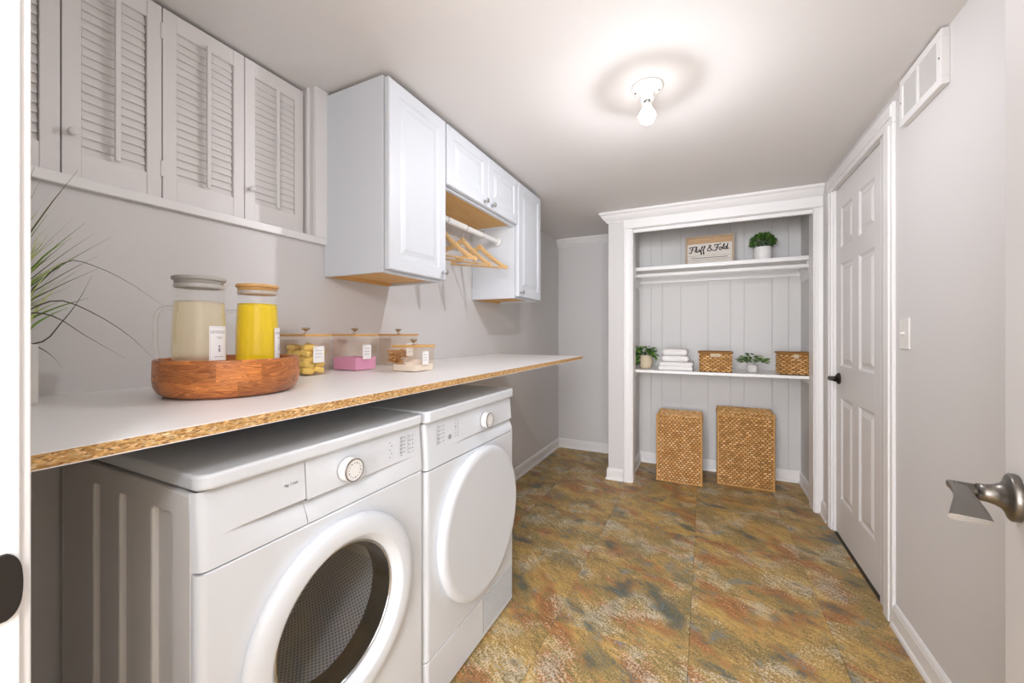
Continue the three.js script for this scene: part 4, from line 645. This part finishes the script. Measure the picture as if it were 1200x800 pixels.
{ // trailing plant in a beige pot
  const x = -0.443, D = 3.40, g = thing('potted_ivy', 'leafy green plant in a beige round pot beside the folded towels', 'plant', [x, SY, D]);
  part(g, 'pot', lathe([[0, 0], [0.034, 0], [0.044, 0.01], [0.053, 0.035], [0.055, 0.06], [0.05, 0.09], [0.047, 0.104], [0.05, 0.11], [0.047, 0.111], [0.044, 0.1], [0, 0.098]], P(x, SY + 0.0005, D), 40), S({ color: '#d8c6a8', roughness: 0.7 }));
  const L = []; for (let i = 0; i < 120; i++) { const a = rr(0, 6.283), r = Math.sqrt(rnd()) * 0.075, p = new THREE.Vector3(clamp(x + Math.cos(a) * r, CIL + 0.02, 9), SY + 0.105 + rr(0, 0.085) * (1 - r * 4), -D + Math.sin(a) * r); L.push([p, new THREE.Vector3(Math.cos(a), rr(-0.2, 0.9), Math.sin(a)).normalize(), rr(0.026, 0.042), rr(0.009, 0.014), rr(-0.8, 0.8)]); }
  for (let i = 0; i < 24; i++) L.push([new THREE.Vector3(x - 0.05 + rr(-0.015, 0.012), SY + 0.112 - i * 0.0034, -D + 0.05 + rr(-0.01, 0.02)), new THREE.Vector3(rr(-1, 0.6), rr(-0.4, 0.4), rr(0.2, 1)).normalize(), rr(0.022, 0.034), 0.011, rr(-1, 1)]);
  for (let i = 0; i < 9; i++) L.push([new THREE.Vector3(x + 0.05 + i * 0.003, SY + 0.115 - i * 0.004, -D + 0.035), new THREE.Vector3(1, rr(-0.9, 0.4), rr(0, 0.7)).normalize(), rr(0.024, 0.036), 0.009, rr(-1, 1)]);
  foliage(g, 'leaves', L, [C('#5b8a2e'), C('#3f6b22'), C('#79a544'), C('#2f4f24')]);
}
{ // small round speckled pot
  const x = 0.305, D = 3.36, g = thing('potted_plant', 'small green plant in a round white pot between the two baskets', 'plant', [x, SY, D]);
  part(g, 'pot', lathe([[0, 0], [0.022, 0], [0.032, 0.008], [0.038, 0.026], [0.037, 0.044], [0.031, 0.059], [0.028, 0.06], [0.026, 0.05], [0, 0.05]], P(x, SY, D), 40), S({ map: texture(256, 256, (u, v) => { const k = n2(u * 24, v * 24) > 0.25 ? 226 : 206; return [k, k - 4, k - 8]; }), roughness: 0.6 }));
  const L = []; for (let i = 0; i < 190; i++) { const a = rr(0, 6.283), r = Math.pow(rnd(), 0.6) * 0.092, p = new THREE.Vector3(x + Math.cos(a) * r, SY + 0.075 + rr(-0.006, 0.075) * (1.02 - r * 8), -D + Math.sin(a) * r * 0.85); L.push([p, new THREE.Vector3(Math.cos(a), rr(-0.1, 0.8), Math.sin(a)).normalize(), rr(0.02, 0.032), rr(0.006, 0.009), rr(-0.9, 0.9)]); }
  foliage(g, 'leaves', L, [C('#6d8f45'), C('#4d7030'), C('#93ad6c'), C('#37532a')]);
}
// ---- folded towels
{
  const tm = S({ color: '#eeebe8', roughness: 0.95, bumpMap: peel, bumpScale: 0.002 });
  const towel = (label, x0, x1, y0, th, d0, d1, plies, lean) => {
    const g = thing('folded_towel', label, 'towel', [(x0 + x1) / 2, y0, (d0 + d1) / 2], 'white towels stacked on the closet shelf');
    for (let k = 0; k < plies; k++) {
      const a = y0 + th * k / plies, b = y0 + th * (k + 1) / plies, r = (b - a) * 0.48, q = new RoundedBoxGeometry(x1 - x0 - 0.006 * (k % 2), b - a + 0.002, d1 - d0 - 0.008 * (k % 2), 4, r), p = q.attributes.position;
      for (let i = 0; i < p.count; i++) { const X0 = p.getX(i), Z0 = p.getZ(i); p.setY(i, p.getY(i) * (0.86 + 0.14 * Math.cos(X0 * 9)) + 0.0022 * n2(X0 * 18 + k * 7, Z0 * 18)); p.setX(i, X0 + 0.003 * n2(Z0 * 14 + 3 * k, p.getY(i) * 40)); }
      q.computeVertexNormals(); part(g, 'ply', q.translate((x0 + x1) / 2 + lean * k, (a + b) / 2, -(d0 + d1) / 2), tm);
    }
  };
  towel('white folded towel at the bottom of the stack, widest and loosely rolled', -0.335, -0.085, SY, 0.066, 3.27, 3.53, 2, 0.004);
  towel('white folded towel in the middle of the stack', -0.316, -0.116, SY + 0.0665, 0.046, 3.3, 3.52, 1, 0);
  towel('white folded towel on top of the stack', -0.312, -0.125, SY + 0.113, 0.052, 3.31, 3.52, 1, 0);
}
// ---- wicker: real woven stitches joined into one mesh for each face
function weave(w, h, cw, ch, bulge, U, V, N, O, cols, slant, jag = 0.25) {
  const pos = [], col = [], nor = [], nx = Math.round(w / cw), ny = Math.round(h / ch); cw = w / nx; ch = h / ny;
  const pt = (a, b, n) => O.clone().addScaledVector(U, a).addScaledVector(V, b).addScaledVector(N, n);
  for (let j = 0; j < ny; j++) for (let i = -1; i <= nx; i++) {
    const cx = -w / 2 + (i + 0.5 + (j % 2) * 0.5) * cw, cy = -h / 2 + (j + 0.5) * ch, s = (j % 2 ? 1 : -1) * slant * rr(0.7, 1.3), hw = cw * rr(0.47, 0.55), hh = ch * rr(0.42, 0.5), bz = bulge * rr(0.75, 1.15), c = cols[Math.floor(rnd() * cols.length)], sh = rr(0.82, 1.12);
    if (cx < -w / 2 - cw * 0.3 || cx > w / 2 + cw * 0.3) continue;
    const K = 8, rim = [], mid = []; for (let k = 0; k < K; k++) { const a = k / K * 6.283, x = Math.cos(a), y = Math.sin(a); const lim = (v) => clamp(v, -w / 2, w / 2); rim.push(pt(lim(cx + x * hw), cy + y * hh + x * s * ch, -bulge * 0.35)); mid.push(pt(lim(cx + x * hw * 0.62), cy + y * hh * 0.62 + x * 0.62 * s * ch, bz * 0.72)); }
    const top = pt(clamp(cx, -w / 2, w / 2), cy, bz), tri = (A, B, D3) => { for (const q of [A, B, D3]) { pos.push(q.x, q.y, q.z); col.push(c.r * sh, c.g * sh, c.b * sh); } };
    for (let k = 0; k < K; k++) { const m = (k + 1) % K; tri(rim[k], rim[m], mid[m]); tri(rim[k], mid[m], mid[k]); tri(mid[k], mid[m], top); }
  }
  const g = new THREE.BufferGeometry(); g.setAttribute('position', new THREE.Float32BufferAttribute(pos, 3)); g.setAttribute('color', new THREE.Float32BufferAttribute(col, 3)); g.computeVertexNormals(); g.setAttribute('uv', new THREE.Float32BufferAttribute(new Float32Array(pos.length / 3 * 2), 2)); return keep(g);
}
const wickM = S({ color: '#ffffff', vertexColors: true, roughness: 0.75 }), wickIn = S({ color: '#876036', roughness: 0.9 });
function hamper(label, x0, x1, d0, d1, h, cols) {
  const g = thing('wicker_hamper', label, 'hamper', [(x0 + x1) / 2, 0, (d0 + d1) / 2], 'lidded wicker hampers on the closet floor');
  const b = 0.0055, hb = h - 0.03, cx = (x0 + x1) / 2, cD = (d0 + d1) / 2, w = x1 - x0, d = d1 - d0, cw = 0.027, ch = 0.0158;
  part(g, 'liner_box', box(x0 + b, x1 - b, 0, hb, d0 + b, d1 - b), wickIn);
  const body = (y0, y1) => [weave(w - 2 * b, y1 - y0, cw, ch, b, X, Y, Z, P(cx, (y0 + y1) / 2, d0 + b), cols, 0.28), weave(d - 2 * b, y1 - y0, cw, ch, b, Z, Y, neg(X), P(x0 + b, (y0 + y1) / 2, cD), cols, 0.28), weave(d - 2 * b, y1 - y0, cw, ch, b, neg(Z), Y, X, P(x1 - b, (y0 + y1) / 2, cD), cols, 0.28)];
  part(g, 'woven_body', [...body(0.002, hb)], wickM);
  const lid = part(g, 'lid', [box(x0 + b, x1 - b, hb + 0.002, h - b, d0 + b, d1 - b)], wickIn);
  part(lid, 'lid_weave', [...body(hb + 0.003, h - 0.001), weave(w - 2 * b, d - 2 * b, cw, ch, b, X, neg(Z), Y, P(cx, h - b, cD), cols, 0.28)], wickM);
  const rim = (y) => [bar(P(x0, y, d0), P(x1, y, d0), 0.0045, 8), bar(P(x0, y, d0), P(x0, y, d1), 0.0045, 8), bar(P(x1, y, d0), P(x1, y, d1), 0.0045, 8)];
  part(g, 'corner_cord', [bar(P(x0 + b, 0.004, d0 + b), P(x0 + b, h, d0 + b), 0.006, 8), bar(P(x1 - b, 0.004, d0 + b), P(x1 - b, h, d0 + b), 0.006, 8), ...rim(0.0045), ...rim(hb)], S({ color: '#c99a5c', roughness: 0.8 }));
  return g;
}
const wc = ['#e9b97c', '#dda968', '#f2cb94', '#d29c5c', '#e4b072'].map(C), wc2 = ['#dcac6a', '#cf9c5a', '#ebc288', '#bb8c4e', '#dcae70'].map(C);
hamper('smaller lidded wicker hamper beside the closet door frame', -0.347, -0.022, 3.262, 3.55, 0.513, wc);
hamper('larger lidded wicker hamper under the right-hand basket', 0.078, 0.45, 3.385, 3.655, 0.555, wc2);
function basket(label, x0, x1, d0, d1, h, cols, tagged) {
  const g = thing('woven_basket', label, 'basket', [(x0 + x1) / 2, SY, (d0 + d1) / 2], 'woven baskets on the closet shelf'), b = 0.004, cx = (x0 + x1) / 2, cD = (d0 + d1) / 2, w = x1 - x0, d = d1 - d0, y0 = SY, y1 = SY + h, cw = 0.036, ch = 0.0135;
  part(g, 'inner_shell', [box(x0 + b, x1 - b, y0, y0 + 0.006, d0 + b, d1 - b), box(x0 + b, x1 - b, y0, y1 - 0.004, d0 + b, d0 + 2 * b), box(x0 + b, x1 - b, y0, y1 - 0.004, d1 - 2 * b, d1 - b), box(x0 + b, x0 + 2 * b, y0, y1 - 0.004, d0 + b, d1 - b), box(x1 - 2 * b, x1 - b, y0, y1 - 0.004, d0 + b, d1 - b)], wickIn);
  part(g, 'woven_sides', [weave(w - 2 * b, h, cw, ch, 0.006, X, Y, Z, P(cx, SY + 0.003 + h / 2, d0 + b), cols, 0.3), weave(d - 2 * b, h, cw, ch, 0.006, Z, Y, neg(X), P(x0 + b, SY + 0.003 + h / 2, cD), cols, 0.3), weave(d - 2 * b, h, cw, ch, 0.006, neg(Z), Y, X, P(x1 - b, SY + 0.003 + h / 2, cD), cols, 0.3)], wickM);
  part(g, 'rim', tube([P(x0 + b, y1, d0 + b), P(cx, y1 - 0.003, d0), P(x1 - b, y1, d0 + b), P(x1, y1, cD), P(x1 - b, y1, d1 - b), P(cx, y1, d1), P(x0 + b, y1, d1 - b), P(x0, y1, cD)], 0.0065, 64, 8, true), S({ color: '#9a6d38', roughness: 0.8 }));
  part(g, 'handle_wrap', box(cx - tagged / 2, cx + tagged / 2, y1 - 0.034, y1 - 0.004, d0 - 0.005, d0 + 0.012, 0.006, 3), S({ color: '#c9b79a', roughness: 0.9 }), 'pale wrapped handle');
}
basket('woven basket next to the folded towels', -0.044, 0.172, 3.262, 3.45, 0.146, wc2, 0.07);
basket('woven basket against the right closet wall', 0.462, 0.648, 3.272, 3.47, 0.15, wc2, 0.034);

// ================================================================= RIGHT WALL FITTINGS
{
  const g = thing('air_vent', 'white return air grille high on the wall near the ceiling', 'vent', [WR, 1.9, 1.66]), FX = 0.645, y0 = 1.902, y1 = 2.074, d0 = 1.658, d1 = 1.945, gy0 = y0 + 0.026, gy1 = y1 - 0.026;
  part(g, 'frame', [box(FX, WR, y0, gy0, d0, d1, 0.002), box(FX, WR, gy1, y1, d0, d1, 0.002), box(FX, WR, gy0, gy1, d0, d0 + 0.03, 0.002), box(FX, WR, gy0, gy1, d1 - 0.022, d1, 0.002), box(FX, WR, gy0, gy1, 1.806, 1.82, 0.001)], M.trim);
  part(g, 'duct_back', box(WR - 0.002, WR + 0.004, gy0, gy1, d0 + 0.02, d1 - 0.02), S({ color: '#aeaba7', roughness: 0.9 }));
  for (const [a, b] of [[d0 + 0.03, 1.806], [1.82, d1 - 0.022]]) { const s2 = norm(new THREE.BoxGeometry(0.0085, 0.0014, b - a)); for (let k = 0; k < 20; k++) piece(g, 'slat', s2, M.trim, FX + 0.006, gy0 + 0.003 + k * (gy1 - gy0 - 0.006) / 19, (a + b) / 2, [0, 0, -0.55]); }
  for (const D of [d0 + 0.012, d1 - 0.01]) part(g, 'screw', lathe([[0, 0], [0.0035, 0], [0.003, 0.0015], [0, 0.002]], P(FX, (y0 + y1) / 2, D), 12, neg(X)), M.steel);
}
{
  const d0 = 1.913, d1 = 1.99, y0 = 1.083, y1 = 1.198, FX = WR - 0.006, g = thing('light_switch', 'white light switch plate beside the six-panel door', 'light switch', [WR, y0, d0]);
  const m = S({ color: '#e9e5e1', roughness: 0.35 });
  part(g, 'plate', box(FX, WR, y0, y1, d0, d1, 0.003), m);
  part(g, 'toggle', [box(FX - 0.012, FX + 0.001, 1.138, 1.147, (d0 + d1) / 2 - 0.005, (d0 + d1) / 2 + 0.005, 0.002), box(FX - 0.0008, FX + 0.001, 1.127, 1.153, (d0 + d1) / 2 - 0.007, (d0 + d1) / 2 + 0.007, 0.0004, 1)], m);
  for (const y of [1.108, 1.172]) part(g, 'screw', lathe([[0, 0], [0.003, 0], [0.0025, 0.0012], [0, 0.0014]], P(FX, y, (d0 + d1) / 2), 10, neg(X)), M.trim);
}

scene.traverse((o) => { if (o.isMesh) { o.castShadow = true; o.receiveShadow = true; } });
renderer.render(scene, camera);
